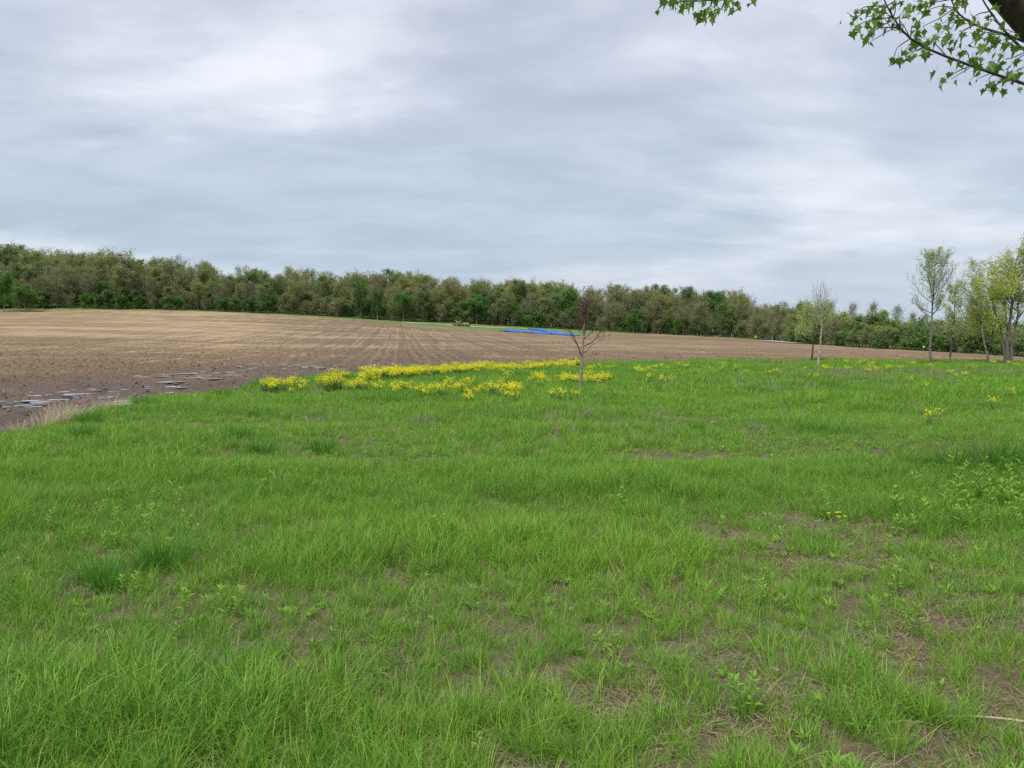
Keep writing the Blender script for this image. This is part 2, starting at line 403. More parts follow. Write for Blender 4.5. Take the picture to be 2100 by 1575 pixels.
# ------------------------------------------------------------------ gravel track, puddles
def m_gravel(g):
    n = g.noise(7, 5, 0.7)
    g.surf(g.mix(n, (0.36, 0.33, 0.28), (0.55, 0.51, 0.44)), 0.9, 0.2, g.bump(n, 0.5, 0.03))
MAT['gravel'] = material('pale_gravel', m_gravel)
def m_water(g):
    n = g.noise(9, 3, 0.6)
    g.surf(g.mix(n, (0.82, 0.83, 0.85), (0.90, 0.91, 0.92)), 0.30, 0.6); g.p.inputs['Metallic'].default_value = 0.9  # near-white metallic base puts the bright sky glare into the water's colour
MAT['water'] = material('sky_glare_water', m_water)
def strip(name, pts, width, mat, lift):
    pts = np.array(pts, float); t = np.linspace(0, len(pts)-1, 60); P2 = np.stack([np.interp(t, np.arange(len(pts)), pts[:, k]) for k in (0, 1)], 1)
    d = np.gradient(P2, axis=0); d /= np.linalg.norm(d, axis=1)[:, None]; nrm = np.stack([-d[:, 1], d[:, 0]], 1)
    w = width*(0.85 + 0.3*vnoise(t*2, t*0, 5))
    offs = np.linspace(-0.5, 0.5, 5)
    V = P2[:, None] + nrm[:, None]*offs[None, :, None]*w[:, None, None]
    Z = ground_h(V[..., 0].ravel(), V[..., 1].ravel()).reshape(V.shape[:2]) + lift
    k = len(t); i = np.arange(k-1)[:, None]*5; j = np.arange(4)[None]
    mb = MB(); mb.add(np.concatenate([V, Z[..., None]], -1).reshape(-1, 3), np.stack([i+j, i+5+j, i+5+j+1, i+j+1], -1).reshape(-1, 4))
    return tag(obj(name, mb.mesh(name, mat, True)), kind='structure')
def gp(u, Y): return ((u-CX)/FPX*Y, Y)
strip('gravel_track', [gp(830, 226), gp(900, 222), gp(1000, 222), gp(1080, 229)], 3.6, MAT['gravel'], 0.12)
strip('gravel_track', [gp(1570, 203), gp(1610, 184), gp(1640, 170)], 4.0, MAT['gravel'], 0.14)
def gy(v): return EYE*FPX/(v-VH)*0.995
PUD = [(0,840,2.2,.5),(30,836,1.2,.3),(60,832,1.3,.35),(97,823,1.7,.4),(130,816,1.0,.3),(160,805,1.4,.45),(187,812,1.8,.5),(213,797,1.3,.4),(253,798,1.9,.8),(240,806,1.1,.3),
       (280,772,1.1,.5),(300,775,.9,.3),(327,775,1.7,.5),(345,772,.8,.25),(367,770,1.2,.4),(395,766,1.1,.35),(417,762,1.2,.4),(440,758,.8,.3),
       (320,797,1.1,.35),(335,790,.9,.3),(350,787,1.2,.35),(365,783,.9,.3),(297,807,.9,.35),(330,805,.6,.25),(360,800,.7,.3),(377,798,1.0,.4),(318,814,.7,.25),
       (180,843,1.3,.4),(300,822,1.0,.3),(233,828,1.0,.3),(262,823,.8,.25),(545,742,1.0,.4),(566,746,1.0,.5),(580,748,1.8,.9),(593,752,1.3,.5),(617,752,1.8,.5),(640,753,1.2,.35),(693,758,1.4,.4),(660,756,.7,.3),(200,820,.8,.25),(275,800,.8,.3),(400,778,1.2,.4),(430,772,1.3,.4),(460,766,1.5,.45),(485,761,1.3,.4),(505,757,1.2,.4),(525,752,1.4,.45),(555,752,1.5,.5),(605,757,1.6,.45),(630,760,1.4,.4),(420,784,.9,.3),(385,786,1.1,.35),(470,773,1.0,.35)]
def puddles():
    rg = np.random.default_rng(3)
    bits = []
    for u, v, w, h in PUD:
        for q in range(3): bits.append((u+rg.normal()*w*.3*FPX/gy(v)*(q > 0), v+rg.normal()*1.6*(q > 0), w*rg.uniform(.3, .75), h*rg.uniform(.35, .75)))
    for u, v, w, h in bits:
        Y = gy(v); x, y = gp(u, Y)
        e = math.atan2(float(curve(EU, u+30)-curve(EU, u-30)), (60/FPX)*Y) * 0.55
        n = 22; th = np.arange(n)*2*math.pi/n; r = 0.65 + 0.7*vnoise(np.cos(th)*2+u, np.sin(th)*2+v, 9)
        a, b = np.cos(th)*r*w*0.62, np.sin(th)*r*h*0.72
        V = np.stack([a*math.cos(e)-b*math.sin(e), a*math.sin(e)+b*math.cos(e), np.zeros(n)], 1)
        z = float(np.percentile(field_h(x+V[:, 0]*.6, y+V[:, 1]*.6), 42)) + 0.004
        mb = MB(); V = np.concatenate([[[0, 0, 0]], V])
        mb.add(V, None, [[0, 1+q, 1+(q+1) % n] for q in range(n)])
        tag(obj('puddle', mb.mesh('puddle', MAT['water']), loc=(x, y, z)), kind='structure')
puddles()

# ------------------------------------------------------------------ tree growing
def unit(v): return v/(np.linalg.norm(v)+1e-9)
def bend(rng, p, d, L, k=4, up=0.2, wob=0.12):
    pts = [np.array(p)]; d = unit(d)
    for i in range(k):
        d = unit(d + np.array([0, 0, up/k*2]) + rng.normal(size=3)*wob); pts.append(pts[-1] + d*L/k)
    return np.array(pts)
def interp(pts, t):
    x = t*(len(pts)-1); i = min(int(x), len(pts)-2); f = x-i
    return pts[i]*(1-f)+pts[i+1]*f, unit(pts[i+1]-pts[i])
def grow(mb, rng, pts, r, levels, tips, L0, collect=None):
    """branches off the polyline pts; levels = [dict(n, t, ang, len, up, wob, sides)], len(t) times L0 or a share of the parent"""
    lv = levels[0]; n = lv['n']; az0 = rng.uniform(0, 6.28)
    for i in range(n):
        t = lv['t'][0] + (lv['t'][1]-lv['t'][0])*(i+rng.uniform(0, 1))/n
        p, d = interp(pts, t)
        az = az0 + i*2.4 + rng.uniform(-.5, .5); ang = math.radians(rng.uniform(*lv['ang']))
        a = unit(np.cross(d, [0.3, 0.9, 0.2])); b = np.cross(d, a)
        nd = d*math.cos(ang) + (a*math.cos(az)+b*math.sin(az))*math.sin(ang)
        ln = lv['len'](t)*L0*rng.uniform(0.75, 1.2)
        if ln < 0.02: continue
        q = bend(rng, p, nd, ln, lv.get('k', 3), lv.get('up', .2), lv.get('wob', .1))
        rr = max(r*(1-t*0.7)*lv.get('r', 0.45), lv.get('rmin', 0.004))
        m2 = mb
        if collect is not None: m2 = MB(); collect.append(m2)
        m2.tube(q, np.linspace(rr, max(rr*0.35, lv.get('rmin', 0.004)*0.8), len(q)), lv.get('sides', 3), cap=False)
        if len(levels) > 1: grow(m2, rng, q, rr, levels[1:], tips, ln)
        if len(levels) <= lv.get('leafy', 1): tips.append(q)
def leaf_points(rng, tips, per, spread):
    out = []
    for q in tips:
        t = rng.uniform(0.15, 1.0, per)*(len(q)-1); i = np.minimum(t.astype(int), len(q)-2); f = (t-i)[:, None]
        out.append(q[i]*(1-f)+q[i+1]*f + rng.normal(size=(per, 3))*spread)
    return np.concatenate(out) if out else np.zeros((0, 3))

MAT['bark_grey'] = bark('grey_brown_bark', (0.10, 0.085, 0.07), (0.21, 0.185, 0.155), 4)
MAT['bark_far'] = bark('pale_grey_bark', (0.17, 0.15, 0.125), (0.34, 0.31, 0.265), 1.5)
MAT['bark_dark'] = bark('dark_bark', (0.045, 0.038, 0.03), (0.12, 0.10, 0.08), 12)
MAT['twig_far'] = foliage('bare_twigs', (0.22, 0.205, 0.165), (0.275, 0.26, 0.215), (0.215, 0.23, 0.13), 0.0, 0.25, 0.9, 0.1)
MAT['f_olive'] = foliage('olive_young_leaves', (0.24, 0.30, 0.08), (0.37, 0.345, 0.12), (0.23, 0.28, 0.08), 0.42, 0.3)
MAT['f_bud'] = foliage('brown_green_buds', (0.245, 0.255, 0.10), (0.31, 0.30, 0.13), (0.215, 0.25, 0.09), 0.40, 0.3)
MAT['f_green'] = foliage('fresh_green_leaves', (0.075, 0.20, 0.032), (0.16, 0.31, 0.05), (0.07, 0.16, 0.035), 0.3, 0.35)
MAT['f_pale'] = foliage('pale_green_leaves', (0.27, 0.32, 0.13), (0.30, 0.32, 0.16), (0.21, 0.26, 0.09), 0.3, 0.3)
MAT['f_mid'] = foliage('mid_green_leaves', (0.13, 0.24, 0.06), (0.26, 0.34, 0.10), (0.13, 0.21, 0.055), 0.3, 0.3)
MAT['f_yel'] = foliage('yellow_green_leaves', (0.31, 0.39, 0.08), (0.37, 0.43, 0.11), (0.24, 0.33, 0.07), 0.35, 0.5)

def proto_tree(seed, H, crown0, W, prof, leafmat, per, size, twig=False, n=(15, 6, 4), ang=(40, 72), up=.35, r0=None, spread=0.35, bark_m='bark_far'):
    """meshes of one tree: trunk with limbs, crown"""
    rng = np.random.default_rng(seed); tr, tips = MB(), []
    r0 = r0 or H*0.013
    pts = bend(rng, (0, 0, -0.3), (rng.normal()*0.04, rng.normal()*0.04, 1), H+0.3, 6, 0.1, 0.035)
    tr.tube(pts, np.linspace(r0*1.15, r0*0.15, 7)*np.array([1.25, 1, 1, 1, 1, 1, 1]), 6)
    tw = MB() if twig else tr
    L1 = dict(n=n[0], t=(crown0, .97), ang=ang, len=lambda t: prof((t-crown0)/(1-crown0)), up=up, wob=.12, r=.5, rmin=.03, sides=4, k=4, leafy=0)
    L2 = dict(n=n[1], t=(.2, 1), ang=(25, 60), len=lambda t: 0.5-.15*t, up=.2, wob=.16, r=.5, rmin=.02, sides=3, leafy=2)
    L3 = dict(n=n[2], t=(.2, 1), ang=(20, 55), len=lambda t: 0.5, up=.15, wob=.2, r=.5, rmin=.014, sides=3, k=2, leafy=1)
    grow(tw, rng, pts, r0, [L1, L2, L3], tips, W)
    cr = MB()
    if twig: cr = tw
    if per: cr.cur = 1 if twig else 0; cr.leaves(leaf_points(rng, tips, per, spread), size, rng, up=1.3)
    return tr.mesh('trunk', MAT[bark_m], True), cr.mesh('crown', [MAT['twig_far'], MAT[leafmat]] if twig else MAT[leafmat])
dome = lambda t: math.sqrt(max(0, 1-(t*.95)**2))*0.7+0.36
egg = lambda t: (math.sin(min(1, t*0.82+0.16)*math.pi)**0.7)*0.85+0.22
cone = lambda t: 1.05-0.85*t
KINDS = {
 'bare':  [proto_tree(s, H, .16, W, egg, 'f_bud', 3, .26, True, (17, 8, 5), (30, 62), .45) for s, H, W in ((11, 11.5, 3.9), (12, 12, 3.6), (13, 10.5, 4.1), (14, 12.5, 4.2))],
 'olive': [proto_tree(s, H, .25, W, dome, 'f_olive', 11, .36) for s, H, W in ((21, 11, 5.0), (22, 12, 4.8), (23, 10.5, 5.4), (24, 11.5, 4.6))],
 'bud':   [proto_tree(s, H, .2, W, dome, 'f_bud', 8, .34, True) for s, H, W in ((31, 11.5, 4.9), (32, 11, 4.5), (33, 12, 5.1))],
 'green': [proto_tree(s, H, .16, W, egg, 'f_green', 15, .36, spread=.42) for s, H, W in ((41, 11, 3.9), (42, 9.5, 4.0), (43, 12, 4.3))],
 'pale':  [proto_tree(s, H, .2, W, egg, 'f_pale', 11, .31, ang=(30, 60), up=.5) for s, H, W in ((51, 12, 3.6), (52, 10, 2.8))],
 'mid':   [proto_tree(s, H, .15, W, egg, 'f_mid', 11, .34) for s, H, W in ((61, 12, 3.8), (62, 13.5, 3.8), (63, 10.5, 3.3))],
 'bush':  [proto_tree(s, H, .06, W, dome, 'f_green' if s % 2 else 'f_mid', 7, .36, n=(16, 6, 4), ang=(35, 85), spread=.3) for s, H, W in ((71, 4.2, 2.6), (72, 5.0, 2.6), (73, 3.6, 2.9))],
 'brushy':[proto_tree(s, H, .06, W, dome, 'f_bud', 2, .3, True, (18, 7, 5), (25, 75), .3) for s, H, W in ((81, 4.6, 2.6), (82, 5.6, 2.8))],
}
INFO = {
 'bare':  ('bare_tree', 'bare grey-brown tree with upright twigs in the far woodland', 'tree', 'bare trees in the far woodland'),
 'olive': ('leafing_tree', 'olive-yellow round-crowned tree leafing out in the far woodland', 'tree', 'olive trees in the far woodland'),
 'bud':   ('budding_tree', 'brownish budding tree with broad crown in the far woodland', 'tree', 'budding trees in the far woodland'),
 'green': ('leafy_tree', 'fresh bright green leafy tree in the far woodland', 'tree', 'green trees in the far woodland'),
 'pale':  ('pale_tree', 'pale grey-green soft-leaved tree in the far woodland', 'tree', 'pale trees in the far woodland'),
 'mid':   ('young_leaf_tree', 'mid-green tree with thin foliage in the far woodland', 'tree', 'mid-green trees in the far woodland'),
 'bush':  ('bush', 'low leafy green bush at the foot of the far woodland', 'bush', 'green bushes at the woodland edge'),
 'brushy':('twiggy_bush', 'low leafless brown brush at the foot of the far woodland', 'bush', 'leafless brush at the woodland edge'),
}
def zone(kind, u, deep):
    """which stretch of wood or hedge a tree belongs to, told by the things beside it"""
    if kind.startswith('hedge'):
        k = INFO[kind][1].split(' in the hedgerow')[0].split(' along the foot')[0]
        w = 'behind the birch' if u < 1730 else 'between the birch and the tallest young tree' if u < 1870 else 'behind the tallest young tree' if u < 1985 else 'behind the multi-stemmed tree' if u < 2110 else 'past the multi-stemmed tree'
        return k + (' at the hedge front ' if not deep else ' deeper in the hedge ') + w
    k = INFO[kind][1].split(' in the far')[0].split(' at the foot')[0]
    w = 'on the high ridge end' if u < 260 else 'above the straw-strewn slope' if u < 520 else 'above the drill rows' if u < 720 else 'by the green strip' if u < 890 else 'behind the brush pile' if u < 1040 else 'behind the blue tarps' if u < 1200 else 'behind the dark soil strip' if u < 1380 else 'by the vivid bushes' if u < 1500 else 'by the yellow marker'
    return k + (" deep in the wood " if deep > 1 else " in the wood's middle " if deep else " at the wood's edge ") + w
def plant(kind, X, Y, sc, rz, var=None, label=None, name=None, cat=None, group=None, z=None, parts=None):
    ms = KINDS[kind]; tm, cm = ms[var % len(ms)] if var is not None else ms[0]
    nm, lb, ct, gr = INFO[kind]
    o = thing(name or nm, label or lb, cat or ct, (X, Y, gh(X, Y) if z is None else z), rz, gr if not label else group, (sc*1.18, sc*1.18, sc))
    obj('trunk', tm, o); obj('crown', cm, o)
    return o
def forest():
    rng = np.random.default_rng(5); n = 0; rest = []
    def pick(u, row):
        w = {'bare': 1.9, 'olive': 2.8, 'bud': 1.6, 'green': 1.0, 'pale': 1.2, 'mid': 2.1}
        if row == 0: w.update(bare=2.6, olive=1.3, bud=1.3, green=.9, mid=2.0, pale=1.3)
        if row >= 2: w.update(bare=1.0, olive=3.8, bud=2.4, pale=.6, green=.8)
        if 1150 < u < 1620: w['bare'] *= 1.6; w['bud'] *= 1.3; w['pale'] *= .3
        if 820 < u < 1150 and row >= 1: w['olive'] *= 1.5
        k = list(w); p = np.array([w[q] for q in k]); return k[rng.choice(len(k), p=p/p.sum())]
    # edge brush, then rows climbing the hill
    rows = [(0.5, 1.6, None, 4.0, 0.85), (2.5, 1.5, 0, 5.3, .72), (9, 2.5, 0, 6.0, .88), (18, 3, 1, 6.3, .98), (30, 4, 2, 6.6, 1.0), (43, 5, 2, 7.0, 1.0), (60, 6, 2, 7.5, 1.02), (80, 8, 2, 8.5, 1.02), (6, 1.5, None, 3.6, .9), (14, 2, None, 3.6, 1.0), (24, 2, None, 3.8, 1.1), (36, 2, None, 4.2, 1.2), (51, 2, None, 4.5, 1.3), (13.5, 2, 0, 5.5, .9), (24, 2, 1, 5.5, .95), (36, 3, 2, 6, 1.0)]
    for ri, (off, jit, row, gap, sc) in enumerate(rows):
        u = -420.0
        while u < 1665:
            D = float(curve(DU, u)) + off
            uu = u + rng.normal()*4; Y = D + rng.normal()*jit*.5
            X = (uu-CX)/FPX*Y
            kind = (['bush', 'brushy'][int(rng.random() < (.45 if uu < 1150 else .68))]) if row is None else pick(uu, row)
            s = sc*rng.uniform(.72, 1.2); var = int(rng.integers(0, 12)); rz = rng.uniform(0, 6.28)
            if row is not None: s *= 1.12*(1-.16*float(sstep(200, 420, uu))*float(sstep(1250, 1050, uu)))
            if uu > 1180 and row is not None: s *= .86
            if uu > 1540 and row is not None: s *= .72
            if ri <= 5 and -60 < uu < 1680 and not (ri == 5 and rng.random() < .3):
                plant(kind, X, Y, s, rz, var, zone(kind, uu, 0 if off < 5 else 1 if off < 25 else 2), group=INFO[kind][3]); n += 1
            else: rest.append((kind, var, X, Y, s, rz))
            u += gap*FPX/D*rng.uniform(.75, 1.25)
    print([ (u,Y,round(gh((u-CX)/FPX*Y,Y),1)) for u in (0,500,1050,1500) for Y in (235,260,300)]); print('forest individuals', n, 'rest', len(rest))
    return rest
FOREST_REST = forest()
# trees of the woodland edge that stand out
def stand(kind, u, v_top, dD, var, label, name=None, W=None, base=None):
    Y = (float(curve(DU, u)) if base is None else base) + dD; X = (u-CX)/FPX*Y; z = gh(X, Y)
    H = at(u, v_top, Y)[2]-z
    ms = KINDS[kind][var % len(KINDS[kind])]; h0 = max(v.co.z for v in ms[1].vertices)*.97
    o = plant(kind, X, Y, 1, u, var, label, name); k = H/h0; o.scale = (k*(W or 1), k*(W or 1), k)
    return o
stand('green', 12, 556, -9, 0, 'large bright green bush where the highest ridge meets the field', 'leafy_bush', 1.1)
stand('green', 55, 583, -11, 1, 'rounded dark-based green bush where the field meets the woodland, beside the tallest trees', 'leafy_bush', 1.35)
stand('olive', 150, 511, 30, 0, 'tall olive-yellow tree rising above the highest ridge of the woodland', 'tall_tree')
stand('green', 742, 572, -1, 2, 'tall fresh green tree with trunk bare at its base, by the green strip', 'leafy_tree', .9)
stand('green', 775, 590, -2, 0, 'green tree beside the tall fresh green tree at the green strip', 'leafy_tree', .9)
stand('green', 828, 596, -2, 1, 'broad mid-height green tree between tall green tree and pale willow-like tree', 'leafy_tree', 1.15)
stand('pale', 868, 578, 0, 0, 'large pale grey-green willow-like tree at the woodland edge', 'pale_tree', 1.25)
stand('green', 978, 607, -1, 1, 'vivid green rounded tree behind the brush pile', 'leafy_tree', 1.1)
stand('pale', 1010, 622, -2, 1, 'small pale green tree beside the vivid tree near the brush pile', 'pale_tree', 1.1)
stand('green', 1298, 643, -3, 1, 'bright green bush against the dark wood, near the bare sapling', 'leafy_bush', 1.1)
stand('green', 1322, 660, -4, 0, 'small bright green bush touching the larger bush near the bare sapling', 'leafy_bush', 1.2)
stand('green', 1386, 653, -4, 0, 'single vivid green bush between the two bush pairs on the field edge', 'leafy_bush', .9)
stand('green', 1443, 655, -4, 1, 'rounded vivid green bush standing forward of the brown wood', 'leafy_bush', 1.15)
stand('green', 1484, 618, 3, 2, 'taller green tree in the brown wood above the dark soil strip', 'leafy_tree', 1.0)
stand('mid', 30, 520, 28, 1, 'mid-green tree on the highest ridge crest behind the bright bushes', 'ridge_tree')

# hedgerow of yellow-green shrubs on the right
KINDS['hedge'] = [proto_tree(s, H, .08, W, dome, 'f_yel', 8, .27, n=(17, 6, 4), ang=(30, 80), spread=.24) for s, H, W in ((91, 4.6, 2.3), (92, 5.2, 2.5), (93, 4.0, 2.4))]
KINDS['hedge_mid'] = [proto_tree(s, H, .06, W, dome, 'f_mid', 7, .25, n=(16, 6, 4), ang=(30, 82), spread=.22) for s, H, W in ((94, 3.6, 2.3), (95, 4.4, 2.2))]
KINDS['hedge_bare'] = [proto_tree(s, H, .06, W, dome, 'f_bud', 2, .2, True, (18, 7, 5), (22, 75), .3) for s, H, W in ((96, 3.8, 2.2), (97, 4.6, 2.4))]
KINDS['wispy'] = [proto_tree(s, H, .3, W, egg, 'f_pale', 2, .18, True, (16, 7, 5), (22, 50), .6) for s, H, W in ((98, 8.2, 2.1), (99, 7.4, 2.3))]
KINDS['hedge_low'] = [proto_tree(s, H, .05, W, dome, 'f_green', 8, .17, n=(12, 6, 4), ang=(40, 88), spread=.14) for s, H, W in ((101, 1.5, 1.2), (102, 1.2, 1.3))]
INFO.update({
 'hedge': ('shrub', 'yellow-green leafy shrub in the hedgerow beyond the field', 'shrub', 'yellow-green hedgerow shrubs'),
 'hedge_mid': ('shrub', 'darker green shrub in the hedgerow beyond the field', 'shrub', 'darker green hedgerow shrubs'),
 'hedge_bare': ('twiggy_shrub', 'leafless brown shrub in the hedgerow beyond the field', 'shrub', 'leafless hedgerow shrubs'),
 'wispy': ('wispy_tree', 'thin wispy tree showing sky above the hedgerow', 'tree', 'wispy trees above the hedgerow'),
 'hedge_low': ('low_shrub', 'knee-high green scrub along the foot of the hedgerow', 'shrub', 'low scrub along the hedgerow'),
})
def hedge():
    rng = np.random.default_rng(8)
    for row, off, gap, lo, hi in ((0, .5, 1.5, 22, 40), (0, 1.8, 1.8, 26, 44), (1, 3.5, 2.6, 32, 44), (2, 8, 3.2, 40, 56), (3, 14, 4.0, 44, 60)):
        u = 1628.0
        while u < 2330:
            D = float(curve(DU, u)) + off + rng.normal()*.6; X = (u-CX)/FPX*D
            k = ['hedge_low', 'hedge', 'hedge', 'hedge'][row]; r = rng.random()
            if row == 0: k = 'hedge_bare' if r < .14 else ('hedge_mid' if r < .6 else 'hedge_low')
            elif r < .1: k = 'hedge_bare'
            elif r < .32: k = 'hedge_mid'
            hpx = rng.uniform(lo, hi)*(1.0 if u > 1700 else .95); H = hpx*D/FPX
            v = int(rng.integers(0, 6)); ms = KINDS[k][v % len(KINDS[k])]
            h0 = {'hedge': 5.2, 'hedge_mid': 4.4, 'hedge_bare': 4.6, 'hedge_low': 1.6}[k]
            plant(k, X, D, max(.45 if k != 'hedge_low' else .8, H/h0*1.1) if k != 'hedge_low' else rng.uniform(.8, 1.4), rng.uniform(0, 6.28), v, zone(k, u, row), group=INFO[k][3])
            u += gap*FPX/D*rng.uniform(.7, 1.3)
    for u, vt, dD, v in ((1745, 617, 16, 0), (1783, 612, 14, 1), (1838, 622, 18, 0), (1865, 634, 16, 1), (1700, 610, 22, 1), (1895, 640, 14, 0), (1985, 600, 12, 1), (2120, 560, 10, 0), (1640, 612, 14, 0)):
        stand('wispy', u, vt, dD, v, INFO['wispy'][1], 'wispy_tree')['group'] = INFO['wispy'][3]
    stand('hedge_mid', 1790, 636, 9, 0, 'dome of darker green foliage topping the hedgerow beside wispy trees', 'domed_shrub', 1.1)
    stand('hedge_mid', 1768, 644, 10, 1, 'smaller green dome in the hedgerow leaning on the larger dome', 'domed_shrub', 1.1)
hedge()

# ------------------------------------------------------------------ scattered "stuff": instanced meshes
def scatter(name, pts, idx, rot, scale, meshes, label=None, kind='stuff'):
    col = bpy.data.collections.new(name + ' pieces')
    srcs = []
    for i, me in enumerate(meshes):
        o = bpy.data.objects.new(me.name, me); col.objects.link(o); srcs.append(o)
    order = {o.name: i for i, o in enumerate(sorted(srcs, key=lambda q: q.name))}
    remap = np.array([order[o.name] for o in srcs])
    pts = np.asarray(pts); me = bpy.data.meshes.new(name); me.vertices.add(len(pts)); me.vertices.foreach_set('co', pts.astype(np.float32).ravel())
    for nm, ty, val in (('pick', 'INT', remap[np.asarray(idx)].astype(np.int32)), ('size', 'FLOAT', np.asarray(scale, np.float32))):
        a = me.attributes.new(nm, ty, 'POINT'); a.data.foreach_set('value', val)
    a = me.attributes.new('turn', 'FLOAT_VECTOR', 'POINT'); a.data.foreach_set('vector', np.asarray(rot, np.float32).ravel())
    o = obj(name, me); tag(o, kind=kind)
    ng = bpy.data.node_groups.new(name, 'GeometryNodeTree')
    ng.interface.new_socket('Geometry', in_out='INPUT', socket_type='NodeSocketGeometry'); ng.interface.new_socket('Geometry', in_out='OUTPUT', socket_type='NodeSocketGeometry')
    N = ng.nodes.new; L = ng.links.new
    gi, go = N('NodeGroupInput'), N('NodeGroupOutput'); ci = N('GeometryNodeCollectionInfo'); ci.inputs[0].default_value = col
    ci.inputs['Separate Children'].default_value = True; ci.inputs['Reset Children'].default_value = True
    ip = N('GeometryNodeInstanceOnPoints'); ip.inputs['Pick Instance'].default_value = True
    def na(n, t):
        q = N('GeometryNodeInputNamedAttribute'); q.data_type = t; q.inputs[0].default_value = n; return q.outputs[0]
    L(gi.outputs[0], ip.inputs['Points']); L(ci.outputs[0], ip.inputs['Instance'])
    L(na('pick', 'INT'), ip.inputs['Instance Index']); L(na('turn', 'FLOAT_VECTOR'), ip.inputs['Rotation']); L(na('size', 'FLOAT'), ip.inputs['Scale'])
    L(ip.outputs[0], go.inputs[0])
    m = o.modifiers.new('scatter', 'NODES'); m.node_group = ng
    return o
def forest_rest():
    keys = []; meshes = []
    for k in ('bare', 'olive', 'bud', 'green', 'pale', 'mid', 'bush', 'brushy'):
        for vi, (tm, cm) in enumerate(KINDS[k]): keys.append((k, vi)); 
    for part in (0, 1):
        P, I, RT, S = [], [], [], []
        for kind, var, X, Y, s, rz in FOREST_REST:
            vi = var % len(KINDS[kind]); P.append((X, Y, gh(X, Y))); I.append(keys.index((kind, vi))); RT.append((0, 0, rz)); S.append(s)
        o = scatter('far_woodland' if part else 'far_woodland_trunks', P, I, RT, S, [KINDS[k][v][part] for k, v in keys])
        tag(o, 'mass of woodland canopy climbing the hill behind the edge trees' if part else 'trunks of the woodland mass on the hill', 'woodland')
forest_rest()

# ------------------------------------------------------------------ grass
def m_grass(g):
    big = g.ramp(g.noise(0.22, 4, 0.6, g.pos, (0.7, 1.3, 1)), (0.36, 0.0), (0.64, 1.0))
    mid = g.ramp(g.noise(0.9, 3, 0.6), (0.35, 0.0), (0.65, 1.0))
    r = g.rnd(); isl = g.N('ShaderNodeNewGeometry').outputs['Random Per Island']
    col = g.mix(big, (0.10, 0.29, 0.032), (0.235, 0.435, 0.04))
    col = g.mix(g.math('MULTIPLY', mid, 0.5), col, (0.175, 0.38, 0.045))
    col = g.mix(g.math('MULTIPLY', g.ramp(r, (0.6, 0.0), (1.0, 1.0)), 0.55), col, (0.31, 0.44, 0.055))
    col = g.mix(g.ramp(isl, (0.0, 0.55), (0.35, 0.0)), col, (0.055, 0.175, 0.02))
    col = g.mix(g.ramp(isl, (0.62, 0.0), (1.0, 0.75)), col, (0.39, 0.52, 0.08))
    g.surf(col, 0.42, 0.25, trans=0.34)
MAT['grass'] = material('green_grass_blades', m_grass)
MAT['grass_dark'] = material('dark_grass_blades', lambda g: g.surf(g.mix(g.rnd(), (0.075, 0.235, 0.02), (0.10, 0.28, 0.026)), 0.45, 0.3, trans=0.3))
MAT['straw'] = material('dry_straw', lambda g: g.surf(g.mix(g.rnd(), (0.25, 0.18, 0.10), (0.42, 0.32, 0.19)), 0.8, 0.2, trans=0.2))
MAT['dry_stem'] = material('grey_purple_dry_stems', lambda g: g.surf(g.mix(g.rnd(), (0.23, 0.185, 0.15), (0.32, 0.27, 0.19)), 0.85, 0.15, trans=0.15))
MAT['tan_grass'] = material('bleached_grass', lambda g: g.surf(g.mix(g.rnd(), (0.52, 0.42, 0.28), (0.64, 0.54, 0.38)), 0.8, 0.2, trans=0.3))
def blades(mb, rng, n, rad, h, w, lean=0.35, droop=0.5, jitter=0.3, seg=3, base=None):
    """n curved tapering grass blades around the origin"""
    th = rng.uniform(0, 6.283, n); rr = rad*np.sqrt(rng.uniform(0, 1, n))
    b = np.stack([rr*np.cos(th), rr*np.sin(th), np.full(n, -0.015)], 1)
    if base is not None: b = b + base
    az = th + rng.normal(size=n)*0.9; H = h*rng.uniform(1-jitter*1.6, 1+jitter, n); W = w*rng.uniform(.7, 1.25, n)
    out = np.stack([np.cos(az), np.sin(az), np.zeros(n)], 1); tw = az + math.pi/2 + rng.normal(size=n)*0.6
    side = np.stack([np.cos(tw), np.sin(tw), np.zeros(n)], 1)
    ln = np.abs(rng.normal(size=n))*lean; dr = np.abs(rng.normal(size=n))*droop
    V = []
    for s in range(seg+1):
        t = s/seg
        p = b + out*(H*(ln*t + dr*t*t*0.8))[:, None] + np.array([0, 0, 1])*(H*(t - 0.38*dr*t**2.2))[:, None]
        wd = (W*(1-t**1.6)*(0.75+0.5*t))[:, None]*0.5
        if s < seg: V += [p-side*wd, p+side*wd]
        else: V.append(p)
    V = np.stack(V, 1); m = V.shape[1]; i = np.arange(n)[:, None]*m
    f4 = np.concatenate([np.stack([i[:, 0]+2*s, i[:, 0]+2*s+1, i[:, 0]+2*s+3, i[:, 0]+2*s+2], -1) for s in range(seg-1)])
    f3 = np.stack([i[:, 0]+2*seg-2, i[:, 0]+2*seg-1, i[:, 0]+2*seg], -1)
    mb.add(V.reshape(-1, 3), f4, f3)
def tuft(seed, n, rad, h, w, mats=('grass', 'straw'), dry=0.1, **k):
    rng = np.random.default_rng(seed); mb = MB(); blades(mb, rng, n, rad, h, w, **k)
    nd = int(n*dry)
    if nd: mb.cur = 1; blades(mb, rng, nd, rad*1.2, h*0.6, w*0.8, lean=0.9, droop=1.1)
    return mb.mesh('grass_tuft', [MAT[m] for m in mats])
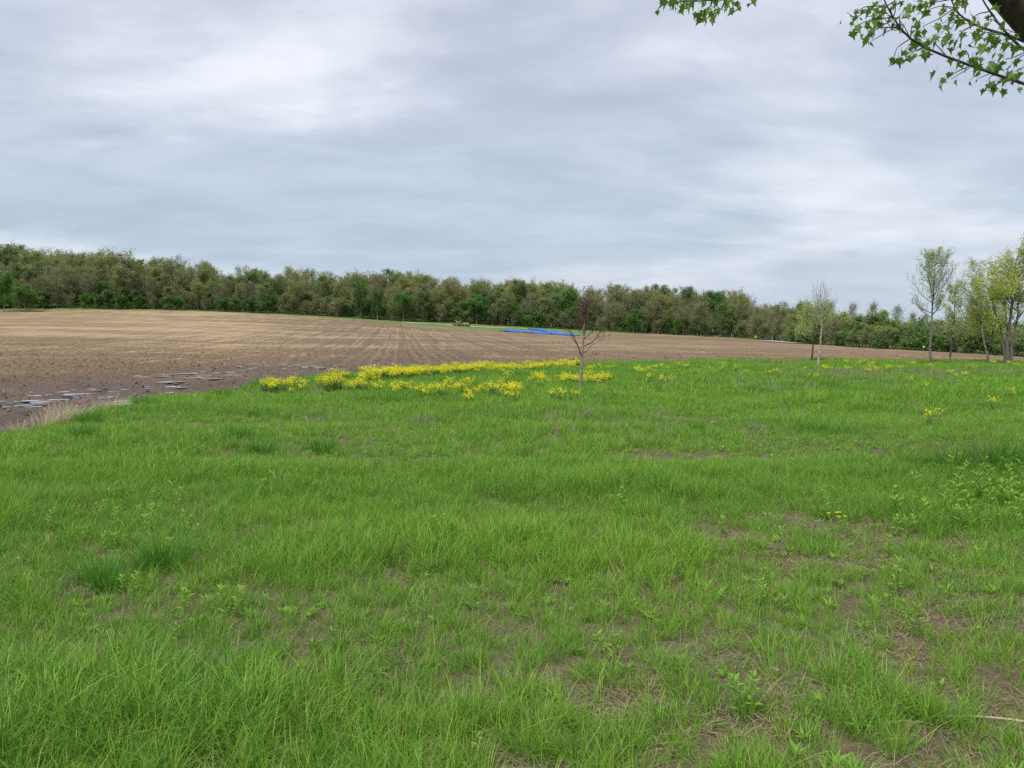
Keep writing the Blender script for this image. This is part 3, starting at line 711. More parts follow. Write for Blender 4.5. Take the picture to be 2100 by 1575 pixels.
def lance(mb, p, d, L, W, rng, fold=.25):
    d = unit(d); s = unit(np.cross(d, [0, 0, 1.0]) + rng.normal(size=3)*.15); n = np.cross(s, d)
    a, b = p + d*L*.45 + n*L*.05, p + d*L
    mb.add([p, a+s*W/2+n*W*fold, b-n*L*.08, a-s*W/2+n*W*fold, a], [[0, 1, 2, 4], [0, 4, 2, 3]])
MAT['weed'] = foliage('light_weed_leaves', (0.22, 0.42, 0.055), (0.33, 0.50, 0.06), (0.17, 0.35, 0.05), .35, 6)
MAT['stem'] = foliage('green_stems', (0.14, 0.25, 0.05), (0.2, 0.3, 0.07), None, .1, 6)
MAT['mleaf'] = foliage('mustard_leaves', (0.09, 0.22, 0.06), (0.13, 0.27, 0.07), (0.075, 0.19, 0.05), .3, 4)
def bare(X, Y):
    """0 lush .. 1 bare soil: worn, thin patches near the trampled corner under the maple"""
    u = col_of(X, Y)
    reg = sstep(5.0, 2.6, Y)*sstep(700, 1500, u)*0.27 + sstep(3.6, 2.4, Y)*0.15 + sstep(1.6, 0.2, np.hypot((X-2.45)/1.0, (Y-5.9)/0.8))*0.6 + sstep(7.5, 3.5, Y)*sstep(1500, 2000, u)*0.13
    n = fbm(X*5.5, Y*5.5, 55, 3)
    return np.clip(sstep(0.58, 0.36, n + 0.16 - reg*0.40)*sstep(0.05, 0.3, reg), 0, 1)
def region(n, y0, y1, seed, half=0.84, extra=2.5):
    rng = np.random.default_rng(seed)
    Y = np.sqrt(rng.uniform(max(y0, 0)**2, y1**2, n)) if y0 >= 0 else rng.uniform(y0, y1, n)
    X = rng.uniform(-1, 1, n)*(Y*half + extra)
    return X, Y, rng
def on_grass(X, Y, m=0.0): return field_in(X, Y) < -m
def meadow():
    near = [tuft(100+i, 36, .058, .135+.02*(i % 4), .0050, dry=.14, lean=.35, droop=.55) for i in range(8)] + \
           [tuft(120+i, 20, .045, .20, .0056, dry=.1, lean=.28, droop=.45) for i in range(5)]
    midt = [tuft(140+i, 30, .10, .17+.02*(i % 4), .0085, dry=.06, lean=.3, droop=.5) for i in range(7)]
    fart = [tuft(160+i, 34, .20, .21+.03*(i % 3), .017, dry=.05, lean=.3, droop=.5) for i in range(6)]
    P, I, T, S = [], [], [], []
    for (y0, y1, n, ex, i0, cnt, seed) in ((0.5, 3.2, 5200, 1.6, 0, 13, 1), (3.2, 9.5, 21000, 2.0, 0, 13, 2), (7.5, 21, 22000, 2.5, 13, 7, 3), (17, 52, 38000, 3, 20, 6, 4)):
        X, Y, rng = region(n, y0, y1, seed, .80, ex)
        lush = fbm(X*0.5, Y*0.5, 61); br = bare(X, Y)
        keep = on_grass(X, Y, -0.1) & (rng.random(n) > br*0.68) & (rng.random(n) < 0.55+0.9*lush)
        if y1 > 50: keep &= rng.random(n) < sstep(17, 21, Y)*1.0+.0
        if i0 == 13: keep &= rng.random(n) < sstep(7.5, 9.5, Y)
        X, Y, lush, br = X[keep], Y[keep], lush[keep], br[keep]; m = len(X)
        pick = i0 + (rng.integers(0, cnt, m))
        big = fbm(X*0.9, Y*0.9, 66)
        sc = (0.62 + 0.75*lush)*rng.uniform(.8, 1.2, m)*(1-.35*br)*(0.85+0.5*sstep(.45, .75, big))
        sc *= np.where(Y < 3.6, .86, .80)
        P.append(np.stack([X, Y, ground_h(X, Y)-.005], 1)); I.append(pick); S.append(sc)
        T.append(np.stack([rng.normal(size=m)*.10, rng.normal(size=m)*.10, rng.uniform(0, 6.28, m)], 1))
    o = scatter('meadow_grass', np.concatenate(P), np.concatenate(I), np.concatenate(T), np.concatenate(S), near+midt+fart)
    tag(o, 'fresh green meadow grass covering the foreground slope', 'grass')
    # low clover-like underlayer and dead litter between the tufts
    rng = np.random.default_rng(9)
    def litter(seed, n, rad, ln, w, mat):
        r = np.random.default_rng(seed); mb = MB()
        for q in range(n):
            a = r.uniform(0, 6.28); c = np.array([r.normal()*rad, r.normal()*rad, r.uniform(.002, .018)]); L = ln*r.uniform(.4, 1.3)
            d = np.array([math.cos(a), math.sin(a), r.normal()*.12]); k = np.array([-math.sin(a), math.cos(a), 0])*w*r.uniform(.5, 1.2)*.5
            md = c + np.array([0, 0, .008]) + k*r.normal()*1.5
            V = [c-d*L/2-k, c-d*L/2+k, md+k, md-k, c+d*L/2+k, c+d*L/2-k]; mb.add(V, [[0, 1, 2, 3], [3, 2, 4, 5]])
        return mb.mesh('straw_litter', MAT[mat])
    src = [litter(200+i, 22, .07, .085, .0026, 'straw' if i % 3 else 'dry_stem') for i in range(6)]
    X, Y, rng = region(9000, 1.2, 8.5, 12, .80, 1.5); br = bare(X, Y)
    keep = on_grass(X, Y) & (rng.random(len(X)) < .08 + br*.9); X, Y = X[keep], Y[keep]; m = len(X)
    o = scatter('straw_litter', np.stack([X, Y, ground_h(X, Y)+.004], 1), rng.integers(0, 6, m), np.stack([np.zeros(m), np.zeros(m), rng.uniform(0, 6.28, m)], 1), rng.uniform(.7, 1.5, m), src)
    tag(o, 'dead straw and leaf litter on the bare soil between grass tufts', 'litter')
    # broad-leaved herbs low between the blades
    def rosette(seed):
        r = np.random.default_rng(seed); mb = MB()
        for q in range(9):
            a = q*2.4+r.normal()*.3; lance(mb, np.array([0, 0, .005]), np.array([math.cos(a), math.sin(a), r.uniform(.25, 1.1)]), r.uniform(.035, .07), r.uniform(.008, .016), r)
        return mb.mesh('rosette', MAT['grass'])
    src = [rosette(240+i) for i in range(6)]
    X, Y, rng = region(7000, 1.5, 16, 15, .80, 1.5); keep = on_grass(X, Y, .3) & (rng.random(len(X)) < sstep(.40, .62, fbm(X*.8, Y*.8, 73))+.1); X, Y = X[keep], Y[keep]; m = len(X)
    o = scatter('low_herbs', np.stack([X, Y, ground_h(X, Y)+.005], 1), rng.integers(0, 6, m), np.stack([rng.normal(size=m)*.1, rng.normal(size=m)*.1, rng.uniform(0, 6.28, m)], 1), rng.uniform(.7, 1.35, m), src)
    tag(o, 'low broad-leaved herbs growing between the grass blades', 'herbs')
    # patches of last year's dry stems among the grass
    drys = [tuft(220+i, 22, .22, .30, .012, mats=('dry_stem', 'tan_grass'), dry=.3, lean=.25, droop=.3) for i in range(4)]
    X, Y, rng = region(9000, 11, 47, 14, .80, 2); u = col_of(X, Y)
    msk = sstep(.56, .70, fbm(X*.14, Y*.32, 71)) * (0.25 + sstep(1250, 1500, u)*sstep(24, 30, Y) + sstep(600, 800, u)*sstep(1150, 1000, u)*sstep(17, 20, Y)*sstep(27, 24, Y)) + .006
    keep = on_grass(X, Y, .5) & (rng.random(len(X)) < msk*.9); X, Y = X[keep], Y[keep]; m = len(X)
    o = scatter('dry_stems', np.stack([X, Y, ground_h(X, Y)], 1), rng.integers(0, 4, m), np.stack([rng.normal(size=m)*.1, rng.normal(size=m)*.1, rng.uniform(0, 6.28, m)], 1), rng.uniform(.6, 1.15, m), drys)
    tag(o, "thin grey-brown dry stems of last year's growth in the meadow", 'dry grass')
meadow()

# clods and stubble on the near field
def field_bits():
    rng = np.random.default_rng(21)
    def m_clod(g): g.surf(g.mix(g.rnd(), (0.10, 0.07, 0.048), (0.22, 0.155, 0.105)), .9, .2)
    MAT['clod'] = material('soil_clods', m_clod)
    src = []
    for i in range(5):
        r = np.random.default_rng(300+i); mb = MB()
        th = np.arange(6)*math.pi/3
        V = [[0, 0, .075*r.uniform(.7, 1.2)]] + [[.07*r.uniform(.7, 1.3)*math.cos(t), .07*r.uniform(.7, 1.3)*math.sin(t), .035*r.uniform(.3, 1.4)] for t in th] + [[.09*r.uniform(.8, 1.2)*math.cos(t), .09*r.uniform(.8, 1.2)*math.sin(t), -.03] for t in th]
        mb.add(V, [[1+q, 7+q, 7+(q+1) % 6, 1+(q+1) % 6] for q in range(6)], [[0, 1+q, 1+(q+1) % 6] for q in range(6)])
        src.append(mb.mesh('soil_clod', MAT['clod']))
    n = 90000; Y = 10+95*rng.random(n)**1.2; X = rng.uniform(-1, 1, n)*(Y*.8+2)
    keep = (field_in(X, Y) > .15) & (rng.random(n) < (sstep(.35, .6, fbm(X*.5, Y*.5, 23))+.15)*sstep(100, 40, Y)); X, Y = X[keep], Y[keep]; m = len(X)
    dm = np.full(m, 9.0)
    for pu, pv, pw, ph in PUD:
        py = gy(pv); px = (pu-CX)/FPX*py; dm = np.minimum(dm, np.hypot((X-px)/(pw*.62), (Y-py)/(ph*.9)))
    X, Y = X[dm > 1], Y[dm > 1]; m = len(X)
    o = scatter('soil_clods', np.stack([X, Y, field_h(X, Y)], 1), rng.integers(0, 5, m), np.stack([rng.normal(size=m)*.3, rng.normal(size=m)*.3, rng.uniform(0, 6.28, m)], 1), rng.uniform(.12, .55, m)*np.where(Y > 35, 1.2, 1), src)
    tag(o, 'dark clods of turned soil in the near part of the field', 'soil')
    st = [tuft(320+i, 9, .16, .09, .011, mats=('straw', 'tan_grass'), dry=.5, lean=1.6, droop=.8) for i in range(4)]
    n = 40000; Y = 12+80*rng.random(n)**1.2; X = rng.uniform(-1, 1, n)*(Y*.8+2)
    keep = (field_in(X, Y) > .3) & (rng.random(n) < sstep(.5, .72, fbm(X*.10+9, Y*.35, 25))*sstep(.9, .3, wet_at(X, Y))*.8+.02); X, Y = X[keep], Y[keep]; m = len(X)
    o = scatter('stubble', np.stack([X, Y, field_h(X, Y)], 1), rng.integers(0, 4, m), np.stack([np.zeros(m), np.zeros(m), rng.uniform(0, 6.28, m)], 1), rng.uniform(.7, 1.6, m), st)
    tag(o, 'broken tan straw stubble strewn over the field', 'stubble')
field_bits()

# ------------------------------------------------------------------ single plants of the meadow
def place_clump(name, me, u, v, sc, label, cat, group=None, part='blades', Y=None):
    Y = Y or gy(v); X = (u-CX)/FPX*Y
    o = thing(name, label, cat, (X, Y, gh(X, Y)-.01), u*1.7, group, (sc, sc, sc)); obj(part, me, o); return o
DARK = [tuft(400+i, 230, .16, .36, .0085, mats=('grass_dark', 'straw'), dry=.04, lean=.45, droop=.5) for i in range(3)]
for i, (u, v, sc, lb) in enumerate([
    (330, 1162, .78, 'largest dark green grass tussock, in front of the pale leafy weeds'), (290, 1168, .5, 'dark tussock joined to the side of the largest tussock'),
    (205, 1205, .55, 'tall blade tussock a step from the largest dark tussock'), (180, 1190, .6, 'small tussock beside the tall blade tussock'),
    (660, 925, .8, 'compact dark tussock alone in light grass below the flower bank'), (532, 926, .8, 'dark tussock paired with the compact one below the flower bank'),
    (485, 900, .8, 'low wide dark tussock uphill of the paired tussocks'), (165, 908, .8, 'dark tussock near the dry tan grass of the field corner'),
    (338, 958, .6, 'faint blue-green tussock between field corner and paired tussocks'), (1430, 885, .7, 'dark tussock in the open grass toward the birch'),
    (1960, 968, 1.0, 'deep green tussock bordering the leafy weed patch'), (2040, 960, 1.1, 'tall deep green tussock behind the leafy weed patch'),
    (2085, 955, 1.1, 'deep green tussock at the far end of the leafy weed patch'), (1890, 962, .7, 'small deep green tussock before the leafy weed patch'),
    (905, 1100, .55, 'small dark tussock beside two pale weeds in mid meadow'), (1075, 940, .6, 'yellowish-tipped tussock in the middle of the meadow'), (180, 868, .9, 'dark tussock on the rim of the muddy field'), (290, 832, 1.0, 'rim tussock beside the dry tan tuft'), (455, 814, 1.0, 'rim tussock where the field edge turns')]):
    place_clump('grass_tussock', DARK[i % 3], u, v, sc, lb, 'grass')
TAN = [tuft(420+i, 110, .20, .34, .009, mats=('tan_grass', 'straw'), dry=.2, lean=.5, droop=.5) for i in range(3)]
for i, (u, v, sc) in enumerate([(85, 872, .9), (105, 868, 1.1), (125, 862, 1.2), (140, 858, 1.25), (155, 853, .9), (215, 838, 1.3), (232, 836, .8), (30, 885, .7), (250, 832, .6)]):
    place_clump('dry_grass_clump', TAN[i % 3], u, v, sc, 'bleached tan grass clump at the muddy corner of the field', 'dry grass', 'tan grass clumps along the field corner')

def weed(seed, H, n):
    rng = np.random.default_rng(seed); st, lf = MB(), MB()
    for q in range(1 + seed % 3):
        pts = bend(rng, (rng.normal()*.03*(q > 0), rng.normal()*.03*(q > 0), -.02), (rng.normal()*.18, rng.normal()*.18, 1), H*rng.uniform(.8, 1.05), 4, .1, .06)
        st.tube(pts, np.linspace(.0035, .0018, 5), 4)
        for i in range(n):
            t = .25+.75*(i/n)**.75; p, d = interp(pts, t); a = i*2.4+rng.uniform(-.3, .3)
            lance(lf, p, np.array([math.cos(a), math.sin(a), .35+.5*t]), H*(.30-.10*t)*rng.uniform(.8, 1.2), H*.085, rng)
    return st.mesh('stem', MAT['stem'], True), lf.mesh('leaves', MAT['weed'])
WEEDS = [weed(500+i, .19+.02*i, 14) for i in range(5)]
def put_weed(u, v, sc, label, group, rng):
    Y = gy(v); X = (u-CX)/FPX*Y
    if field_in(np.array([X]), np.array([Y]))[0] > -.3: return
    st, lf = WEEDS[int(rng.integers(0, 5))]
    o = thing('leafy_weed', label, 'weed', (X, Y, gh(X, Y)), rng.uniform(0, 6.28), group, (sc,)*3); obj('stem', st, o); obj('leaves', lf, o)
def weeds():
    rng = np.random.default_rng(31)
    for q in range(70):
        u = 2130-abs(rng.normal())*150; v = rng.normal()*32+1035+(u < 1850)*15; put_weed(u, v, rng.uniform(.8, 1.35), 'pale yellow-green leafy weed in the thick patch beside dark tussocks', 'leafy weeds in the thick patch', rng)
    for q in range(34):
        u = rng.normal()*130+230; v = rng.normal()*36+1085; put_weed(u, v, rng.uniform(.6, 1.0), 'pale leafy weed around the largest dark tussock', 'leafy weeds around the largest tussock', rng)
    for q in range(16):
        u = rng.normal()*70+590; v = rng.normal()*14+1000; put_weed(u, v, rng.uniform(.6, .9), 'pale leafy weed by the two bleached dead stalks', 'leafy weeds by the dead stalks', rng)
    for u, v in [(1280,1040),(1270,1032),(890,1100),(905,1092),(760,1115),(930,1108),(1700,1045),(1690,1060),(1655,1095),(1490,1095),(1484,1102),(1720,1095),(1745,1100),(1590,1140),(1830,1140),(1620,1250),(1850,1235),(1780,1190),(1560,1240),(1900,1310),(2015,1180),(1970,1200),(1250,1350),(460,1260),(360,1265),(350,1320),(1555,1475),(980,1560),(1800,940),(1780,960),(1850,915),(1950,900),(2060,905),(1545,930)]:
        put_weed(u, v+8, rng.uniform(.55, 1.0), 'single pale leafy weed standing scattered in the open meadow', 'scattered leafy weeds', rng)
weeds()

# wild mustard in flower
MAT['petal'] = material('yellow_petals', lambda g: g.surf(g.mix(g.rnd(), (0.80, 0.74, 0.012), (0.88, 0.83, 0.03)), .6, .2, trans=.3))
def mustard(seed, H, ns, nf):
    rng = np.random.default_rng(seed); st, lf, fl = MB(), MB(), MB()
    for q in range(ns):
        a = rng.uniform(0, 6.28); pts = bend(rng, (math.cos(a)*.05, math.sin(a)*.05, -.02), (math.cos(a)*.45*rng.random(), math.sin(a)*.45*rng.random(), 1), H*rng.uniform(.7, 1.05), 4, .15, .08)
        st.tube(pts, np.linspace(.007, .003, 5), 4)
        for i in range(7):
            p, d = interp(pts, rng.uniform(.05, .7)); b = rng.uniform(0, 6.28); lance(lf, p, np.array([math.cos(b), math.sin(b), .3]), H*.26*rng.uniform(.6, 1.2), H*.08, rng)
        tops = [pts[-1]]
        for i in range(3):
            p, d = interp(pts, rng.uniform(.55, .9)); b = rng.uniform(0, 6.28); q2 = bend(rng, p, (math.cos(b), math.sin(b), 1.2), H*.22, 2, .3, .08); st.tube(q2, [.003, .0025, .002], 3, False); tops.append(q2[-1])
        for tp in tops:
            c = tp + rng.normal(size=(nf, 3))*np.array([.034, .034, .032]); fl.leaves(c, .029, rng, up=.9, asp=.95)
    return st.mesh('stem', MAT['stem'], True), lf.mesh('leaves', MAT['mleaf']), fl.mesh('flowers', MAT['petal'])
MUS = [mustard(600+i, .30+.05*(i % 4), 6, 4) for i in range(6)]
def mustards():
    rng = np.random.default_rng(41); single, mass = [], []
    def clump(u, v, n, su, sv, lo=.75, hi=1.15):
        for q in range(n):
            vv = v + rng.normal()*sv; uu = u + rng.normal()*su; Y = gy(vv); X = (uu-CX)/FPX*Y
            if field_in(np.array([X]), np.array([Y]))[0] > -.25: continue
            single.append((X, Y, rng.uniform(lo, hi), uu))
    for u, v, n, su, sv in [(575,803,11,22,2),(600,800,5,15,2),(550,804,4,8,2),(665,800,7,12,2),(700,802,6,8,2),(728,801,9,12,2.5),(703,784,9,12,1.5),(755,788,5,14,2.5),(782,805,3,10,3),(815,805,4,12,4),(850,800,4,20,3),
        (900,806,7,10,4),(925,800,4,10,3),(945,805,3,8,3),(965,812,4,8,3),(1000,802,3,10,3),(1035,812,5,10,3),(1055,805,5,7,3),(1053,828,7,9,2.5),(1010,815,2,12,3),(950,826,2,10,3),(870,815,2,15,3),(1035,790,3,10,3),
        (1100,786,7,10,3),(1120,790,3,12,3),(1175,788,9,10,3),(1205,786,3,8,2),(1225,785,7,10,3),(1240,784,4,8,3),(1145,786,3,10,3),(1350,790,3,10,2),(1145,828,2,8,2),(1180,815,1,10,3)]: clump(u, v, n, su, sv)
    # the thick band on the crest of the bank
    bu = np.array([745,770,800,850,900,960,1010,1060,1110,1150,1185]); bv = np.array([783,780,777,773,769,765.5,763.5,761,759,757.5,757])
    nb = 640
    for q in range(nb):
        u = rng.uniform(742, 1190); v = float(np.interp(u, bu, bv)) + abs(rng.normal())*2.0 - 1.5
        Y = gy(v); X = (u-CX)/FPX*Y
        if field_in(np.array([X]), np.array([Y]))[0] > -.4: continue
        mass.append((X, Y, rng.uniform(.6, 1.2), u))
    far = []
    for u, v, n, su, sv in [(1225,755,8,18,1.5),(1260,754,8,15,1.5),(1320,764,9,10,1.2),(1340,766,6,8,1),(1308,760,5,8,1),(1345,753,7,7,.8),(1385,756,5,14,1.2),(1425,758,6,18,1.5),(1470,756,5,15,1.2),(1700,756,5,6,1),(1763,749,10,7,.6),(1737,743,4,4,.5),(1740,757,5,6,.8),(1800,758,12,22,1.2),(1850,758,6,4,.7),(1870,746,6,5,.5),(1780,764,5,12,1),(1905,755,4,8,.8),(1945,743,4,6,.5),(1992,757,6,5,.7),(2040,746,6,8,.5),(2085,752,10,12,.6),(1985,772,8,25,1.5),(1670,774,6,12,1.5),(1520,762,4,25,1.5),(1600,765,4,30,1.5),(1640,757,3,10,1),(1870,790,3,10,1.5),(2075,815,2,4,1),(2045,832,2,5,1.5),(1900,800,2,10,2),(1920,862,1,2,1)]:
        for q in range(max(1, int(n*.6))):
            vv = v+6+rng.normal()*sv; uu = u+rng.normal()*su; Y = min(gy(vv), float(curve(EU, uu))-1.0); X = (uu-CX)/FPX*Y; far.append((X, Y, rng.uniform(.6, .95), uu))
    print('mustard', len(single), len(mass), len(far))
    def solo(X, Y, s, label, group):
        st, lf, fl = MUS[int(rng.integers(0, 6))]; o = thing('mustard_plant', label, 'flower', (X, Y, gh(X, Y)), rng.uniform(0, 6.28), group, (s,)*3)
        obj('stem', st, o); obj('leaves', lf, o); tag(obj('flowers', fl, o), kind='stuff')
    for X, Y, s, u in single[:175]:
        lb = ('yellow mustard plant in the dense drift at the field corner', 'mustard plants at the field corner') if u < 640 else \
             (('yellow mustard plant in loose clumps around the bare sapling', 'mustard plants around the bare sapling') if u > 1080 else ('yellow mustard plant in loose clumps in front of the thick flower band', 'mustard plants in front of the band'))
        solo(X, Y, s, *lb)
    far.sort(key=lambda q: q[1])
    for X, Y, s, u in far[:110]: solo(X, Y, s, 'small yellow mustard plant scattered between the sapling and the young trees', 'scattered far mustard plants')
    rest = single[175:] + far[110:] + mass
    for part, nm, lb in ((0, 'mustard_band_stems', 'stems of the thick mustard band'), (1, 'mustard_band_leaves', 'leaves of the thick mustard band'), (2, 'mustard_band', 'thick band of yellow mustard flowers along the ploughed field')):
        r2 = np.random.default_rng(44); m = len(rest)
        P = np.array([(x, y, gh(x, y)) for x, y, s, u in rest])
        tag(scatter(nm, P, r2.integers(0, 6, m), np.stack([np.zeros(m), np.zeros(m), r2.uniform(0, 6.28, m)], 1), [q[2] for q in rest], [M[part] for M in MUS]), lb, 'flowers')
mustards()
# two little yellow flowers, dead stalks, the pale stick
def small_bits():
    rng = np.random.default_rng(51)
    for u, v, nh, lb in ((1722, 1100, 3, 'low three-headed yellow flower in thin grass by the bare soil patch'), (1737, 1098, 2, 'two-headed low yellow flower beside the three-headed one')):
        Y = gy(v); X = (u-CX)/FPX*Y; o = thing('yellow_flower', lb, 'flower', (X, Y, gh(X, Y)))
        for q in range(nh):
            a = q*2.1+.4; pts = bend(rng, (0, 0, -.01), (math.cos(a)*.3, math.sin(a)*.3, 1), .15+.03*q, 3, .2, .05); mb = MB(); mb.tube(pts, np.linspace(.003, .002, 4), 4); obj('stem', mb.mesh('stem', MAT['stem'], True), o)
            mb = MB(); c = pts[-1]; n = 9; V = [c+np.array([0, 0, .004])]
            for i in range(n*2): r = .016 if i % 2 else .009; t = i*math.pi/n; V.append(c+np.array([math.cos(t)*r, math.sin(t)*r, .006*(i % 2)]))
            mb.add(V, None, [[0, 1+i, 1+(i+1) % (2*n)] for i in range(2*n)]); obj('flower_head', mb.mesh('flower_head', MAT['petal']), o)
    def stalk(u, v, path, r, lb, twigs=()):
        Y = gy(v); X = (u-CX)/FPX*Y; z = gh(X, Y); k = Y/FPX
        o = thing('dead_stalk', lb, 'stalk', (X, Y, z))
        pts = np.array([((a-u)*k, rng.normal()*.01, (v-b)*k-.01) for a, b in path]); mb = MB(); mb.tube(pts, np.linspace(r, r*.6, len(pts)), 5); st = obj('stem', mb.mesh('stem', MAT['tan_grass'], True), o)
        for tw in twigs:
            p2 = np.array([((a-u)*k, rng.normal()*.01, (v-b)*k) for a, b in tw]); mb = MB(); mb.tube(p2, np.linspace(r*.7, r*.4, len(p2)), 4); obj('twig', mb.mesh('twig', MAT['tan_grass'], True), o)
    stalk(563, 992, [(563,992),(562,975),(557,965),(548,956)], .006, 'bleached forked dead stalk sticking up from the meadow', [[(557,965),(558,957)], [(555,962),(550,963)]])
    stalk(588, 990, [(588,990),(585,978),(581,973),(583,963)], .006, 'bleached bent dead stalk beside the forked one')
    stalk(32, 1160, [(32,1165),(26,1150),(21,1138)], .004, 'short pale dead stalk near the largest tussock', [[(24,1146),(18,1142)]])
    Yb = gy(1515); mb = MB()
    pts = []
    for t in np.linspace(0, 1, 9):
        u = 1965+t*190; v = 1502+18*t*t; Y = gy(v); X = (u-CX)/FPX*Y; pts.append((X, Y, gh(X, Y)+.03))
    pts = np.array(pts); c = pts[0].copy(); mb.tube(pts-c, np.linspace(.003, .0055, 9), 6)
    tag(obj('fallen_stick', mb.mesh('fallen_stick', MAT['tan_grass'], True), loc=c), 'long pale curved dead stick lying in thin grass', 'stick')
    # pale scraps of cob and husk on bare soil
    for u, v, lb in ((1275, 1508, 'pale stub of dead stem standing on bare soil'), (1310, 1127, 'whitish husk scrap in a gap of the grass'), (1600, 1390, 'yellowish husk scrap beside thin grass'), (1840, 1092, 'whitish husk on the bare soil patch by the weeds')):
        Y = gy(v); X = (u-CX)/FPX*Y; mb = MB(); a = rng.uniform(0, 6.28)
        p = np.array([(0, 0, .0), (math.cos(a)*.012, math.sin(a)*.012, .018), (math.cos(a)*.03, math.sin(a)*.03, .028)]) if v == 1508 else np.array([(-math.cos(a)*.025, -math.sin(a)*.025, .012), (0, 0, .02), (math.cos(a)*.025, math.sin(a)*.025, .014)])
        mb.tube(p, [.005, .0065, .004], 6); tag(obj('husk', mb.mesh('husk', MAT['tan_grass'], True), loc=(X, Y, gh(X, Y)+.01)), lb, 'husk')
small_bits()

# ------------------------------------------------------------------ young trees on the grass
def m_birch(g):
    n = g.noise(5, 4, 0.6, g.objco, (1, 1, 2.2)); w = g.noise(3.0, 2, 0.5, g.objco, (0.6, 0.6, 3))
    col = g.mix(g.ramp(n, (0.42, 0.0), (0.56, 1.0)), (0.22, 0.19, 0.155), (0.42, 0.39, 0.345))
    g.surf(g.mix(g.ramp(w, (0.60, 0.0), (0.66, 1.0)), col, (0.13, 0.06, 0.045)), .8, .2, g.bump(n, .3, .01))
MAT['birch'] = material('white_birch_bark', m_birch)
MAT['bark_sap'] = bark('sapling_bark', (0.16, 0.145, 0.11), (0.30, 0.275, 0.215), 18)
MAT['twig_dark'] = bark('dark_twigs', (0.065, 0.045, 0.035), (0.13, 0.09, 0.07), 20)
MAT['twig_pale'] = bark('pale_twigs', (0.22, 0.18, 0.15), (0.34, 0.29, 0.25), 20)
MAT['dead_leaf'] = material('withered_leaves', lambda g: g.surf(g.mix(g.noise(30, 2), (0.12, 0.075, 0.055), (0.23, 0.14, 0.10)), .8, .15, trans=.2))
MAT['f_spring'] = foliage('new_spring_leaves', (0.40, 0.49, 0.17), (0.46, 0.53, 0.21), (0.33, 0.43, 0.13), .4, 2)
MAT['f_willow'] = foliage('yellow_spring_leaves', (0.44, 0.51, 0.10), (0.50, 0.55, 0.13), (0.36, 0.45, 0.08), .4, 1.5)
def px_tree(name, label, u, v, Y, stems, seed, barkm, twigm, levels, L0, leafm=None, per=0, lsize=.05, spread=.04, grow_on=None, extra_tips=0):
    """stems: [(pixel path, r0, r1, depth drift)], levels: branching rules; parts trunk / branch / crown"""
    rng = np.random.default_rng(seed); X = (u-CX)/FPX*Y; z = gh(X, Y)
    b = np.array([X, Y, z]); foot = at(u, v, Y)[2]
    o = thing(name, label, 'tree', b); tips, limbs = [], []
    for si, (path, r0, r1, dy) in enumerate(stems):
        n = len(path)
        P = np.array([at(a, c, Y+dy*(i/(n-1))**1.3) for i, (a, c) in enumerate(path)]) - b; P[:, 2] -= (foot-z)*np.linspace(1, 0, n)
        if abs(path[0][1]-v) < 6: P[0, 2] = -.12
        t = np.linspace(0, n-1, n*3); P = np.stack([np.interp(t, np.arange(n), P[:, k]) for k in range(3)], 1)
        P[1:-1] = .25*P[:-2]+.5*P[1:-1]+.25*P[2:]; P[1:-1, :2] += rng.normal(size=(len(P)-2, 2))*r1*.6
        mb = MB(); rad = np.linspace(r0, r1, len(P)); rad[0] *= 1.25 if abs(path[0][1]-v) < 6 else 1
        mb.tube(P, rad, 8 if r0 > .03 else 5)
        obj('trunk' if r0 >= .035 or si == 0 else 'branch', mb.mesh('trunk', MAT[barkm if (si == 0 or r0 >= .035) else twigm], True), o)
        lv = levels[si] if isinstance(levels, dict) and si in levels else (levels if isinstance(levels, list) else None)
        if lv: grow(None, rng, P, r0, lv, tips, L0 if not isinstance(L0, (list, tuple)) else L0[si], collect=limbs)
    for m in limbs: obj('branch', m.mesh('branch', MAT[twigm], True), o)
    if leafm and per:
        cr = MB(); cr.leaves(leaf_points(rng, tips, per, spread), lsize, rng, up=.2, asp=.55); obj('crown', cr.mesh('crown', MAT[leafm]), o)
    return o
def LV(n, t, ang, ln, up=.3, wob=.08, r=.5, rmin=.003, k=4, sides=3, leafy=1):
    return dict(n=n, t=t, ang=ang, len=ln if callable(ln) else (lambda q, ln=ln: ln), up=up, wob=wob, r=r, rmin=rmin, k=k, sides=sides, leafy=leafy)

